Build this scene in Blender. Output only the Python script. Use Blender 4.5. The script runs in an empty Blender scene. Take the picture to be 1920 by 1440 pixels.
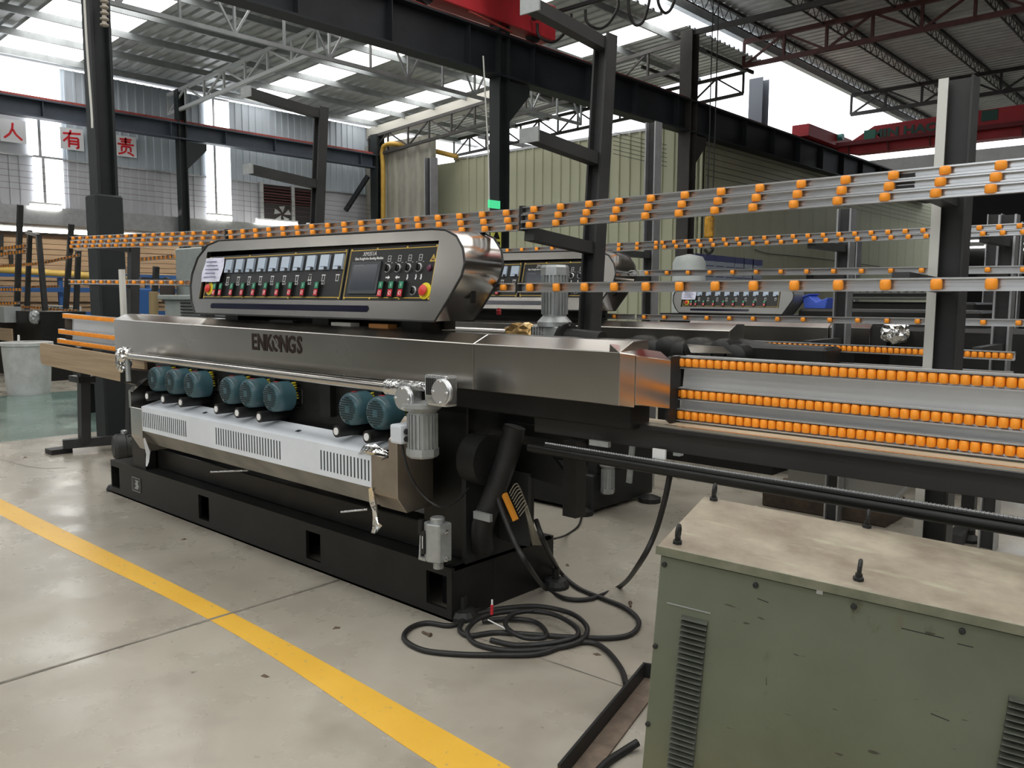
import bpy, bmesh, math, random
from mathutils import Vector as V, Matrix
R_ = random.Random(7)
scene = bpy.context.scene
col = scene.collection
# ------------------------------------------------------------------ camera
CAM = V((2.863669, -2.735407, 1.6)); FPX = 1553.0
CF = V((-.6664728, .7382157, -.1041704)); CR = V((.7419261, .6704661, .0045603)); CU = V((-.0732092, .0742474, .9945490))
cd = bpy.data.cameras.new('camera'); cam = bpy.data.objects.new('camera', cd); col.objects.link(cam)
cd.sensor_fit = 'HORIZONTAL'; cd.sensor_width = 36.0; cd.lens = 36.0 * FPX / 1920.0; cd.clip_start = .05; cd.clip_end = 300
m = Matrix((CR, CU, -CF)).transposed().to_4x4(); m.translation = CAM; cam.matrix_world = m
scene.camera = cam
# ------------------------------------------------------------------ world + exposure
w = bpy.data.worlds.new('sky'); scene.world = w; w.use_nodes = True
bg = w.node_tree.nodes['Background']; bg.inputs[0].default_value = (.90, .95, 1, 1); bg.inputs[1].default_value = 3.0
vs = scene.view_settings; vs.view_transform = 'Standard'; vs.look = 'None'; vs.exposure = 0.0; vs.gamma = 1.0; vs.use_curve_mapping = False
DAYLIGHT = 5.4      # radiance of the translucent roof lights and wall lights
# ------------------------------------------------------------------ geometry helpers
def ray(x, y): return CF + CR * ((x - 960) / FPX) - CU * ((y - 720) / FPX)
def PZ(x, y, z): d = ray(x, y); return CAM + d * ((z - CAM.z) / d.z)
def PY(x, y, Y): d = ray(x, y); return CAM + d * ((Y - CAM.y) / d.y)
def PX(x, y, X): d = ray(x, y); return CAM + d * ((X - CAM.x) / d.x)

ORG = {}
def org(o): return ORG.get(o.name, V((0, 0, 0))) if o else V((0, 0, 0))
def tag(o, label=None, cat=None, group=None, kind=None):
    if label: o['label'] = label
    if cat: o['category'] = cat
    if group: o['group'] = group
    if kind: o['kind'] = kind
    return o
def thing(name, label, cat, loc=(0, 0, 0), group=None):
    o = bpy.data.objects.new(name, None); col.objects.link(o); o.location = loc; o.empty_display_size = .1
    ORG[o.name] = V(loc); return tag(o, label, cat, group)
def link(name, me, parent=None, loc=None, rot=None):
    o = bpy.data.objects.new(name, me); col.objects.link(o)
    if parent: o.parent = parent
    if loc is not None: o.location = V(loc) - org(parent)
    if rot is not None: o.rotation_euler = rot
    if parent: ORG[o.name] = org(parent)
    return o

class B:
    def __init__(s, xf=None): s.v = []; s.f = []; s.xf = xf
    def add(s, vs, fs):
        n = len(s.v)
        s.v += [s.xf @ V(p) for p in vs] if s.xf else [V(p) for p in vs]
        s.f += [tuple(i + n for i in f) for f in fs]; return s
    def box(s, x0, x1, y0, y1, z0, z1):
        return s.add([(x0,y0,z0),(x1,y0,z0),(x1,y1,z0),(x0,y1,z0),(x0,y0,z1),(x1,y0,z1),(x1,y1,z1),(x0,y1,z1)],
                     [(0,3,2,1),(4,5,6,7),(0,1,5,4),(1,2,6,5),(2,3,7,6),(3,0,4,7)])
    def bar(s, a, b, w, h, up=(0, 0, 1)):
        a, b = V(a), V(b); d = (b - a).normalized(); u = V(up)
        if abs(d.dot(u)) > .98: u = V((0, 1, 0))
        sd = d.cross(u).normalized() * w / 2; u = sd.cross(d).normalized() * h / 2
        q = [p + i * sd + j * u for p in (a, b) for i, j in ((-1,-1),(1,-1),(1,1),(-1,1))]
        return s.add(q, [(3,2,1,0),(4,5,6,7),(0,1,5,4),(1,2,6,5),(2,3,7,6),(3,0,4,7)])
    def rings(s, rings, caps=True, closed=False):
        n = len(rings[0]); vs = [p for r in rings for p in r]; fs = []
        m_ = len(rings)
        for i in range(m_ if closed else m_ - 1):
            j = (i + 1) % m_
            for k in range(n): fs.append((i*n+k, i*n+(k+1) % n, j*n+(k+1) % n, j*n+k))
        if caps and not closed: fs += [tuple(range(n))[::-1], tuple(range((m_-1)*n, m_*n))]
        return s.add(vs, fs)
    def lathe(s, p, d, prof, n=16):
        p, d = V(p), V(d).normalized(); a = d.orthogonal().normalized()
        if abs(d.z) < .9: a = d.cross(V((0, 0, 1))).normalized()
        b = d.cross(a)
        return s.rings([[p + d*t + (a*math.cos(k*2*math.pi/n) + b*math.sin(k*2*math.pi/n))*r for k in range(n)] for r, t in prof])
    def cyl(s, a, b, r, n=14, r2=None):
        a, b = V(a), V(b); return s.lathe(a, b - a, [(r, 0), (r2 or r, (b-a).length)], n)
    def tube(s, pts, r, n=8, closed=False):
        pts = [V(p) for p in pts]; rg = []; pv = None
        for i, p in enumerate(pts):
            t = (pts[(i+1) % len(pts)] - pts[i-1]) if closed else (pts[min(i+1, len(pts)-1)] - pts[max(i-1, 0)])
            t.normalize()
            if pv is None: a = t.orthogonal().normalized()
            else: a = (pv - t * pv.dot(t)).normalized()
            pv = a; b = t.cross(a)
            rg.append([p + (a*math.cos(k*2*math.pi/n) + b*math.sin(k*2*math.pi/n))*r for k in range(n)])
        return s.rings(rg, closed=closed)
    def prism(s, pts, ax, a, b):
        """2-D outline extruded along axis ax from a to b; outline given in the other two axes in order"""
        def mk(p, t): return {'x': (t, p[0], p[1]), 'y': (p[0], t, p[1]), 'z': (p[0], p[1], t)}[ax]
        n = len(pts); vs = [mk(p, a) for p in pts] + [mk(p, b) for p in pts]
        return s.add(vs, [tuple(range(n)), tuple(range(2*n-1, n-1, -1))] + [(i, i+n, (i+1) % n + n, (i+1) % n) for i in range(n)])
    def mesh(s, name, mat=None, smooth=None, bevel=0, seg=1):
        me = bpy.data.meshes.new(name); me.from_pydata([tuple(p) for p in s.v], [], s.f)
        bm = bmesh.new(); bm.from_mesh(me); bmesh.ops.recalc_face_normals(bm, faces=bm.faces)
        if bevel:
            ed = [e for e in bm.edges if len(e.link_faces) == 2 and e.calc_face_angle(0) > .5]
            bmesh.ops.bevel(bm, geom=ed, offset=bevel, segments=seg, affect='EDGES', profile=.6)
        bm.to_mesh(me); bm.free()
        if smooth:
            me.polygons.foreach_set('use_smooth', [True] * len(me.polygons)); me.set_sharp_from_angle(angle=math.radians(smooth))
        if mat: me.materials.append(mat)
        return me
    def build(s, name, mat, parent=None, smooth=None, bevel=0, seg=1):
        if parent:
            o0 = org(parent)
            if o0.length > 0: s.v = [p - o0 for p in s.v]
        return link(name, s.mesh(name, mat, smooth, bevel, seg), parent)

def bez(pts, n=8):
    """Catmull-Rom through points"""
    pts = [V(p) for p in pts]; out = []
    for i in range(len(pts) - 1):
        p0, p1, p2, p3 = pts[max(i-1, 0)], pts[i], pts[i+1], pts[min(i+2, len(pts)-1)]
        for k in range(n):
            t = k / n
            out.append(.5*((2*p1) + (p2-p0)*t + (2*p0-5*p1+4*p2-p3)*t*t + (3*p1-p0-3*p2+p3)*t**3))
    return out + [pts[-1]]

def text(name, s, mat, parent, loc, size, rx=90, ext=.0008, off=0, sx=1, align='CENTER', shear=0, M=None):
    c = bpy.data.curves.new(name, 'FONT'); c.body = s; c.size = size; c.extrude = ext; c.offset = off; c.align_x = align; c.align_y = 'CENTER'; c.shear = shear
    c.resolution_u = 2
    t = bpy.data.objects.new(name, c); col.objects.link(t); me = bpy.data.meshes.new_from_object(t)
    bpy.data.objects.remove(t); me.materials.clear(); me.materials.append(mat)
    mm = Matrix.Translation(V(loc) - org(parent)) @ (M if M else Matrix.Rotation(math.radians(rx), 4, 'X')) @ Matrix.Diagonal((sx, 1, 1, 1))
    me.transform(mm); return link(name, me, parent)

# ------------------------------------------------------------------ materials
MATS = {}
def mat(name, c, rough=.5, metal=0., var=0., vscale=6., bump=0., bscale=40., c2=None, emit=None, spec=None, stretch=None, alpha=None, rvar=0.):
    if name in MATS: return MATS[name]
    m = bpy.data.materials.new(name); m.use_nodes = True; nt = m.node_tree; N = nt.nodes; L = nt.links
    p = N['Principled BSDF']
    p.inputs['Base Color'].default_value = (*c, 1); p.inputs['Roughness'].default_value = rough; p.inputs['Metallic'].default_value = metal
    if spec is not None: p.inputs['Specular IOR Level'].default_value = spec
    if emit: p.inputs['Emission Color'].default_value = (*emit[0], 1); p.inputs['Emission Strength'].default_value = emit[1]
    if alpha is not None: p.inputs['Alpha'].default_value = alpha
    if var or bump or c2 or rvar:
        tc = N.new('ShaderNodeTexCoord'); src = tc.outputs['Object']
        if stretch:
            mp = N.new('ShaderNodeMapping'); mp.inputs['Scale'].default_value = stretch; L.new(src, mp.inputs[0]); src = mp.outputs[0]
    if var or c2:
        nz = N.new('ShaderNodeTexNoise'); nz.inputs['Scale'].default_value = vscale; nz.inputs['Detail'].default_value = 6; nz.inputs['Roughness'].default_value = .62
        L.new(src, nz.inputs['Vector'])
        rp = N.new('ShaderNodeValToRGB'); e = rp.color_ramp.elements; e[0].position = .36; e[1].position = .66
        if c2: e[0].color = (*c, 1); e[1].color = (*c2, 1)
        else:
            e[0].color = (*[max(0, k*(1-var)) for k in c], 1); e[1].color = (*[min(1, k*(1+var)) for k in c], 1)
        L.new(nz.outputs['Fac'], rp.inputs[0]); L.new(rp.outputs[0], p.inputs['Base Color'])
    if rvar:
        nz = N.new('ShaderNodeTexNoise'); nz.inputs['Scale'].default_value = vscale * .7; nz.inputs['Detail'].default_value = 4; L.new(src, nz.inputs['Vector'])
        mr = N.new('ShaderNodeMapRange'); mr.inputs[1].default_value = .3; mr.inputs[2].default_value = .7; mr.inputs[3].default_value = max(.02, rough - rvar); mr.inputs[4].default_value = rough + rvar
        L.new(nz.outputs['Fac'], mr.inputs[0]); L.new(mr.outputs[0], p.inputs['Roughness'])
    if bump:
        nz = N.new('ShaderNodeTexNoise'); nz.inputs['Scale'].default_value = bscale; nz.inputs['Detail'].default_value = 3; L.new(src, nz.inputs['Vector'])
        bp = N.new('ShaderNodeBump'); bp.inputs['Strength'].default_value = bump; bp.inputs['Distance'].default_value = .01
        L.new(nz.outputs['Fac'], bp.inputs['Height']); L.new(bp.outputs[0], p.inputs['Normal'])
    MATS[name] = m; return m
def emission(name, c, s):
    if name in MATS: return MATS[name]
    m = bpy.data.materials.new(name); m.use_nodes = True; nt = m.node_tree; nt.nodes.clear()
    e = nt.nodes.new('ShaderNodeEmission'); o = nt.nodes.new('ShaderNodeOutputMaterial'); e.inputs[0].default_value = (*c, 1); e.inputs[1].default_value = s
    nt.links.new(e.outputs[0], o.inputs[0]); MATS[name] = m; return m

BLACK = mat('black_paint', (.0105, .0105, .010), .42, spec=.35, var=.3, vscale=5)
DARK = mat('dark_steel_paint', (.018, .019, .019), .5, spec=.35, var=.25, vscale=3)
DGREY = mat('dark_grey_paint', (.032, .033, .033), .5, spec=.4, var=.2, vscale=4)
COLM = mat('charcoal_column_paint', (.017, .021, .022), .55, spec=.35, var=.2, vscale=2)
BEAM = mat('slate_beam_paint', (.05, .062, .085), .6, var=.2, vscale=1.5)
BEAM2 = mat('dark_beam_paint', (.014, .017, .021), .6, spec=.3, var=.25, vscale=1.5)
STEEL = mat('brushed_stainless', (.47, .45, .42), .24, 1.0, var=.05, vscale=2, rvar=.05)
STEELP = mat('polished_stainless', (.60, .57, .53), .17, 1.0, var=.05, vscale=4, rvar=.05)
STEELD = mat('end_box_stainless', (.42, .37, .31), .36, 1.0, var=.1, vscale=5)
CHROME = mat('foil_wrapped_metal', (.78, .78, .77), .12, 1.0, bump=.6, bscale=35)
ALU = mat('aluminium_rail', (.66, .67, .68), .30, .85)
GALV = mat('galvanised_steel', (.46, .47, .48), .42, .85, var=.1, vscale=8)
SHEET = mat('conveyor_backing_sheet', (.60, .60, .595), .32, .3, var=.05, vscale=3, rvar=.05)
ORANGE = mat('orange_roller_plastic', (.93, .325, .022), .42, var=.06, vscale=8)
CASTG = mat('grey_cast_aluminium', (.40, .42, .42), .42, .5, var=.1, vscale=20)
BCAST = mat('bright_cast_alloy', (.62, .63, .63), .27, .95, var=.12, vscale=25, bump=.15, bscale=60)
CASTD = mat('grey_green_motor_paint', (.035, .036, .034), .5, var=.1, vscale=12)
MOTOR = mat('teal_motor_paint', (.048, .11, .132), .28, var=.12, vscale=6)
GRILLE = mat('fan_grille_dark', (.012, .02, .022), .6)
WHITEP = mat('white_film_sheet', (.70, .74, .79), .3, var=.04, vscale=4)
WHITE = mat('white_plastic', (.8, .8, .8), .4)
PANEL = mat('black_control_panel', (.012, .013, .013), .33)
GOLD = mat('gold_border_print', (.62, .42, .07), .4)
PRINT = mat('white_print', (.75, .75, .75), .5)
METER = mat('meter_face', (.42, .50, .60), .2)
GREENB = mat('green_button', (.03, .22, .12), .4)
REDB = mat('red_button', (.55, .03, .04), .35)
REDE = mat('red_mushroom_button', (.62, .04, .03), .3)
YEL = mat('yellow_ring', (.78, .66, .03), .4)
NAVY = mat('tinted_window_strip', (.006, .006, .02), .12)
SCREEN = mat('touch_screen_glass', (.035, .042, .055), .15)
SCREENF = mat('touch_screen_frame', (.05, .055, .06), .4)
PAPER = mat('lilac_paper', (.66, .67, .80), .7)
INK = mat('paper_ink', (.12, .12, .22), .7)
RUBBER = mat('black_cable_rubber', (.016, .016, .016), .5, var=.2, vscale=30, spec=.4)
WOOD = mat('light_wood_board', (.30, .215, .13), .55, c2=(.42, .315, .20), vscale=3, stretch=(.35, 3, 14))
RUST = mat('rusty_brown_wood', (.05, .035, .022), .8, var=.4, vscale=8)
REDC = mat('crane_red_paint', (.42, .022, .03), .5, var=.15, vscale=2)
REDR = mat('rail_red_oxide', (.28, .04, .03), .6, var=.3, vscale=3)
YELC = mat('crane_hook_yellow', (.55, .28, .02), .5, var=.4, vscale=6)
YPIPE = mat('yellow_gas_pipe', (.50, .30, .05), .5, var=.1)
WPIPE = mat('white_drain_pipe', (.62, .62, .58), .5)
CONC = mat('stained_concrete_cladding', (.32, .31, .265), .8, var=.3, vscale=1.2, stretch=(1, 1, .3))
WALLB = mat('blue_grey_wall_sheet', (.43, .48, .53), .6, var=.1, vscale=1.0, stretch=(1, 1, .3))
WALLG = mat('grey_wall_sheet', (.40, .405, .43), .6, var=.08, vscale=1.0)
WALLO = mat('olive_partition_sheet', (.40, .405, .285), .6, var=.06, vscale=.6)
ROOF = mat('roof_underside_sheet', (.46, .475, .475), .45, .2, var=.14, vscale=2)
PURLIN = mat('galvanised_purlin', (.26, .28, .285), .5, .3, var=.15, vscale=3)
TRUSS = mat('dark_truss_paint', (.035, .032, .03), .6, var=.2)
TRUSSW = mat('pale_truss_paint', (.42, .44, .44), .6)
TRUSSR = mat('red_brown_truss_paint', (.09, .03, .025), .6, var=.2)
SKYL = emission('translucent_roof_light', (1, .985, .95), DAYLIGHT)
SKYW = emission('translucent_wall_light', (.93, .97, 1), 5.0)
TUBEL = emission('fluorescent_tube', (1, .97, .9), 12.0)
BLUEP = mat('blue_rack_paint', (.03, .11, .32), .5)
BLUEB = mat('blue_plastic_bin', (.06, .12, .55), .4)
CARD = mat('brown_board', (.44, .31, .195), .8, var=.12, vscale=2, stretch=(1, .2, 3))
REDP = mat('red_sign_paint', (.72, .02, .03), .6)
SIGNW = mat('white_sign_board', (.75, .76, .78), .6)
GREENC = mat('old_green_cabinet_paint', (.135, .158, .098), .5, c2=(.165, .195, .128), vscale=3.5, bump=.05, bscale=20)
YTAPE = mat('yellow_hose_wire', (.62, .5, .02), .5)
ORT = mat('orange_terminal', (.75, .30, .03), .5)
PGREY = mat('pale_grey_cabinet', (.36, .39, .38), .5, var=.08)
# ------------------------------------------------------------------ special surface materials
def nodes_mat(name):
    m = bpy.data.materials.new(name); m.use_nodes = True; nt = m.node_tree
    return m, nt, nt.nodes, nt.links, nt.nodes['Principled BSDF']
def noise(N, L, src, scale, detail=5, rough=.6, lo=.4, hi=.6, c0=(0,0,0), c1=(1,1,1), stretch=None):
    if stretch:
        mp = N.new('ShaderNodeMapping'); mp.inputs['Scale'].default_value = stretch; L.new(src, mp.inputs[0]); src = mp.outputs[0]
    n = N.new('ShaderNodeTexNoise'); n.inputs['Scale'].default_value = scale; n.inputs['Detail'].default_value = detail; n.inputs['Roughness'].default_value = rough
    L.new(src, n.inputs['Vector']); r = N.new('ShaderNodeValToRGB'); e = r.color_ramp.elements
    e[0].position = lo; e[1].position = hi; e[0].color = (*c0, 1); e[1].color = (*c1, 1); L.new(n.outputs['Fac'], r.inputs[0]); return r.outputs[0]
def mix(N, L, fac, a, b):
    x = N.new('ShaderNodeMix'); x.data_type = 'RGBA'
    L.new(fac, x.inputs['Factor'])
    for s, k in ((a, 'A'), (b, 'B')):
        i = [q for q in x.inputs if q.name == k and q.type == 'RGBA'][0]
        if isinstance(s, tuple): i.default_value = (*s, 1)
        else: L.new(s, i)
    return [q for q in x.outputs if q.type == 'RGBA'][0]
m, nt, N, L, p = nodes_mat('polished_concrete_floor'); tc = N.new('ShaderNodeTexCoord').outputs['Object']
base = noise(N, L, tc, .55, 7, .62, .3, .7, (.275, .25, .205), (.40, .37, .31))
st = noise(N, L, tc, 2.6, 3, .5, .50, .85, (0, 0, 0), (.75, .75, .75)); base = mix(N, L, st, base, (.20, .175, .14))
sp = noise(N, L, tc, 13, 3, .5, .70, .76); base = mix(N, L, sp, base, (.13, .12, .10))
wh = noise(N, L, tc, 1.1, 4, .55, .52, .90, (0, 0, 0), (.8, .8, .8)); base = mix(N, L, wh, base, (.45, .43, .38))
L.new(base, p.inputs['Base Color'])
rg = noise(N, L, tc, 1.7, 5, .6, .3, .7, (.16, .16, .16), (.44, .44, .44)); L.new(rg, p.inputs['Roughness'])
bp = N.new('ShaderNodeBump'); bp.inputs['Strength'].default_value = .05; bp.inputs['Distance'].default_value = .02
bn = N.new('ShaderNodeTexNoise'); bn.inputs['Scale'].default_value = 5; bn.inputs['Detail'].default_value = 5; L.new(tc, bn.inputs['Vector']); L.new(bn.outputs['Fac'], bp.inputs['Height']); L.new(bp.outputs[0], p.inputs['Normal'])
FLOOR = m
m, nt, N, L, p = nodes_mat('worn_yellow_floor_paint'); tc = N.new('ShaderNodeTexCoord').outputs['Object']
base = noise(N, L, tc, 1.2, 5, .6, .3, .7, (.66, .37, .035), (.76, .46, .06))
ch = noise(N, L, tc, 22, 5, .65, .635, .67); base = mix(N, L, ch, base, (.36, .30, .19)); L.new(base, p.inputs['Base Color']); p.inputs['Roughness'].default_value = .38
YLINE = m
m, nt, N, L, p = nodes_mat('green_epoxy_floor'); tc = N.new('ShaderNodeTexCoord').outputs['Object']
base = noise(N, L, tc, .9, 5, .6, .3, .7, (.135, .205, .178), (.175, .255, .225)); L.new(base, p.inputs['Base Color'])
rg = noise(N, L, tc, 1.3, 4, .6, .3, .7, (.14, .14, .14), (.27, .27, .27)); L.new(rg, p.inputs['Roughness']); GEPOXY = m
JOINT = mat('dark_floor_joint', (.16, .145, .12), .7, var=.4, vscale=6)
m, nt, N, L, p = nodes_mat('stained_cabinet_lid'); tc = N.new('ShaderNodeTexCoord').outputs['Object']
base = noise(N, L, tc, 3.5, 6, .65, .33, .64, (.185, .150, .115), (.345, .312, .24))
g = noise(N, L, tc, 5.5, 5, .6, .56, .70, stretch=(.5, 1.6, 1)); base = mix(N, L, g, base, (.385, .375, .28))
d = noise(N, L, tc, 4.1, 5, .6, .60, .74, stretch=(.5, 1.3, 1)); base = mix(N, L, d, base, (.17, .145, .115)); L.new(base, p.inputs['Base Color'])
p.inputs['Roughness'].default_value = .42; LID = m
m, nt, N, L, p = nodes_mat('scuffed_green_cabinet'); tc = N.new('ShaderNodeTexCoord').outputs['Object']
base = noise(N, L, tc, 2.2, 6, .6, .3, .7, (.105, .120, .080), (.142, .162, .113))
d = noise(N, L, tc, 9, 4, .6, .64, .74, stretch=(1, 1, .6)); base = mix(N, L, d, base, (.095, .10, .06))
s = noise(N, L, tc, 30, 2, .5, .73, .76, stretch=(.35, 1, 1.6)); base = mix(N, L, s, base, (.045, .045, .03))
r = noise(N, L, tc, 1.9, 5, .65, .61, .72, stretch=(1, 1, .45)); base = mix(N, L, r, base, (.125, .085, .05)); L.new(base, p.inputs['Base Color'])
p.inputs['Roughness'].default_value = .45; GREENF = m

# ------------------------------------------------------------------ floor
fl = B().add([(-45,-14,0),(14,-14,0),(14,46,0),(-45,46,0),(-45,-14,-.2),(14,-14,-.2),(14,46,-.2),(-45,46,-.2)],
             [(0,1,2,3),(7,6,5,4),(0,4,5,1),(1,5,6,2),(2,6,7,3),(3,7,4,0)]).build('floor', FLOOR); tag(fl, kind='structure')
ys = B(); nseg = 30
top = [(-9, -.66, .0), (-4.43, -.685, 0), (-.89, -.672, 0), (1.07, -.745, 0), (2.4, -.80, 0)]
bot = [(-9, -.80, 0), (-3.73, -.845, 0), (-.87, -.795, 0), (.885, -.915, 0), (2.4, -1.0, 0)]
ta, ba = bez(top, 8), bez(bot, 8)
ys.add([(q.x, q.y, .0012) for q in ta] + [(q.x, q.y, .0012) for q in ba], [(i, i+len(ta), i+len(ta)+1, i+1) for i in range(len(ta)-1)])
ys.build('painted_stripe', YLINE, fl)
B().box(-11.9, -7.25, -8, 14, .0002, .0007).build('green_floor_coating', GEPOXY, fl)
for pts, wd in ((((-.9, -8), (-.905, -1.2), (-.915, 0.0)), .028), (((.2, -.05), (1.3, .02), (4, .05)), .008), (((-12, -.25), (-6.2, -.16), (-5.3, .12)), .012), (((-3.6, -8), (-3.62, -1.)), .01)):
    q = bez([(a, b, .0016) for a, b in pts], 8); b_ = B()
    l1 = []; l2 = []
    for i, a in enumerate(q):
        t = (q[min(i+1, len(q)-1)] - q[max(i-1, 0)]).normalized(); nrm = V((-t.y, t.x, 0)); k = wd * R_.uniform(.5, 1.1) / 2
        l1.append(a + nrm*k); l2.append(a - nrm*k)
    b_.add(l1 + l2, [(i, i+len(q), i+len(q)+1, i+1) for i in range(len(q)-1)]); b_.build('expansion_joint', JOINT, fl)

# ------------------------------------------------------------------ walls
def sheet_panel(name, wd, ht, mt, axis='y', rib=.03, nr=2):
    """ribbed cladding sheet, local origin at its lower start corner, running along +axis, ribs standing out"""
    b_ = B(); pr = []
    for k in range(nr):
        o_ = wd * k / nr; s_ = wd / nr
        pr += [(o_, 0), (o_ + s_*.70, 0), (o_ + s_*.76, rib), (o_ + s_*.94, rib)]
    pr.append((wd, 0))
    fr = pr + [(a, c - .012) for a, c in pr[::-1]]
    n = len(fr)
    def P_(a, c, z): return (c, a, z) if axis == 'y' else (a, -c, z)
    b_.add([P_(a, c, 0) for a, c in fr] + [P_(a, c, ht) for a, c in fr], [tuple(range(n)), tuple(range(2*n-1, n-1, -1))] + [(i, (i+1) % n, (i+1) % n + n, i+n) for i in range(n)])
    return b_.mesh(name, mt)
wl = B().box(-17.62, -17.55, -14, 13.4, 3.56, 6.64).build('wall_left', WALLG); tag(wl, kind='structure')
XW = -17.53
up = sheet_panel('wall_sheet', .40, 1.99, WALLB); lo = sheet_panel('wall_sheet', .40, 1.07, WALLG)
y = -9.0
while y < 13.2:
    if not (2.9 < y + .2 < 4.68) : link('wall_panel', up, wl, (XW, y, 4.65))
    if not (3.95 < y + .2 < 4.68 or 8.0 < y + .2 < 8.8 or y > 9.6): link('wall_panel', lo, wl, (XW - .015, y, 3.57))
    y += .40
B().box(XW, XW+.03, -9, 13.3, 4.62, 4.655).build('flashing', GALV, wl)
def win(n, y0, y1, z0, z1):
    o = B().box(XW + .02, XW + .045, y0, y1, z0, z1).build('window_%d' % n, SKYW); tag(o, kind='structure')
    B().box(XW + .02, XW + .07, y0 + (y1-y0)*.28, y0 + (y1-y0)*.28 + .06, z0, z1).build('window_mullion', GALV, o)
    B().box(XW + .02, XW + .07, y0, y1, z1, z1 + .05).build('window_frame', GALV, o)
    return o
win(1, 4.02, 4.64, 3.55, 4.62); win(2, 8.1, 8.76, 3.55, 6.6)
win(3, 2.9, 4.66, 5.7, 6.62); win(4, 3.95, 4.64, 4.66, 5.65); win(5, -4.4, -3.4, 3.6, 6.6)
# end wall by the pipes, and the concrete clad shaft
wc = B().box(-17.6, -14.6, 13.25, 13.4, 0, 6.1).build('wall_end', CONC); tag(wc, kind='structure')
cp = sheet_panel('cladding_sheet', .5, 6.0, CONC, 'x', .05, 1)
for i in range(6): link('cladding_panel', cp, wc, (-17.55 + i*.5, 13.23, .05))
# olive partition
wp = B().box(-17.4, -6.6, 14.05, 14.15, 0, 5.42).build('wall_partition', WALLO); tag(wp, kind='structure')
for xx, nn, ht in ((-14.5, 26, 5.5),):
    sp_ = sheet_panel('partition_sheet', .30 if nn > 20 else .385, ht, WALLO, 'x', .035 if nn > 20 else .012, 1)
    for i in range(nn): link('partition_panel', sp_, wp, (xx + i*(.30 if nn > 20 else .385), 14.02, .0))
B().box(-14.5, -6.7, 13.98, 14.06, 5.46, 5.52).build('partition_cap', GALV, wp)
ws = B().box(-6.66, -6.6, 14.0, 33.5, 0, 5.3).build('wall_side', WALLO); tag(ws, kind='structure')
sp_ = sheet_panel('partition_sheet', .9, 5.0, WALLO, 'y', .012, 1)
for i in range(21): link('partition_panel', sp_, ws, (-6.59, 14.1 + i*.9, 0))
B().box(-6.66, -6.5, 33.3, 33.6, 0, 5.03).build('end_trim', GALV, ws)
# closing walls of the hall outside the picture, far walls
for nm, a in (('wall_back', (-45, 14, 44, 44.2, 0, 9)), ('wall_right', (12, 12.2, -14, 46, 0, 8)), ('wall_front', (-45, 14, -14, -13.8, 0, 8))):
    tag(B().box(*a).build(nm, mat('plain_hall_wall', (.055, .052, .046), .8, var=.3, vscale=.5)), kind='structure')
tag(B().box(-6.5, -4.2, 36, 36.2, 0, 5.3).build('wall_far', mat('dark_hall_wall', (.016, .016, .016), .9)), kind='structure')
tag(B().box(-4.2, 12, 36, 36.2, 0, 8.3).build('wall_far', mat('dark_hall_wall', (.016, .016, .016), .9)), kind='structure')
tag(B().box(-27.3, -27, -6, 20, 0, 4.5).build('wall_annex', mat('annex_brick', (.20, .13, .08), .85, var=.2, vscale=2, stretch=(1, 1, 4))), kind='structure')

# ------------------------------------------------------------------ roofs
def zl(x): return 6.75 + .05 * (x + 17.5)
def roof_sheet(name, x0, x1, y0, y1, zf, mt, nr=4, parent=None):
    b_ = B(); pr = []; wd = (y1 - y0)
    for k in range(nr):
        o_ = y0 + wd*k/nr; s_ = wd/nr
        pr += [(o_, 0), (o_ + s_*.62, 0), (o_ + s_*.7, .05), (o_ + s_*.92, .05)]
    pr.append((y1, 0)); n = len(pr)
    vs_ = [(x, a, zf(x) + c + t) for x in (x0, x1) for t in (0, .012) for a, c in pr]
    fs = []
    for i in range(n-1):
        fs += [(i, i+1, 2*n+i+1, 2*n+i), (n+i, 3*n+i, 3*n+i+1, n+i+1)]
    b_.add(vs_, fs); return b_.build(name, mt, parent)
ce = B().box(-17.6, -17.4, -13, 18, 6.70, 6.74).build('ceiling', GALV); tag(ce, kind='structure')
def lay(parent, ylist, x0, x1, zf, lights):
    for y0, y1 in ylist:
        sk = any(a <= (y0+y1)/2 <= b for a, b in lights)
        if sk:
            z0, z1 = zf(x0), zf(x1)
            B().add([(x0,y0,z0),(x1,y0,z1),(x1,y1,z1),(x0,y1,z0),(x0,y0,z0+.02),(x1,y0,z1+.02),(x1,y1,z1+.02),(x0,y1,z0+.02)], [(0,1,2,3),(7,6,5,4),(0,4,5,1),(1,5,6,2),(2,6,7,3),(3,7,4,0)]).build('skylight_sheet', SKYL, parent)
        else: roof_sheet('roof_sheet', x0, x1, y0, y1, zf, ROOF, 4, parent)
def cuts(a, b, lights, step=1.0):
    e = sorted({a, b, *[q for l in lights for q in l if a < q < b]}); out = []
    for p0, p1 in zip(e, e[1:]):
        k = max(1, round((p1-p0)/step)); out += [(p0 + (p1-p0)*i/k, p0 + (p1-p0)*(i+1)/k) for i in range(k)]
    return out
LL = [(-9, -8), (-3.2, -2.0), (3.3, 4.95), (8.95, 10.0), (12.25, 13.15)]
lay(ce, cuts(-12, 16.7, LL, 1.0), -17.4, -6.6, zl, LL)
for i in range(9):
    x = -17.0 + i*1.25; B().bar((x, -12, zl(x)-.10), (x, 16.7, zl(x)-.10), .05, .13).build('purlin', PURLIN, ce)
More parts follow.
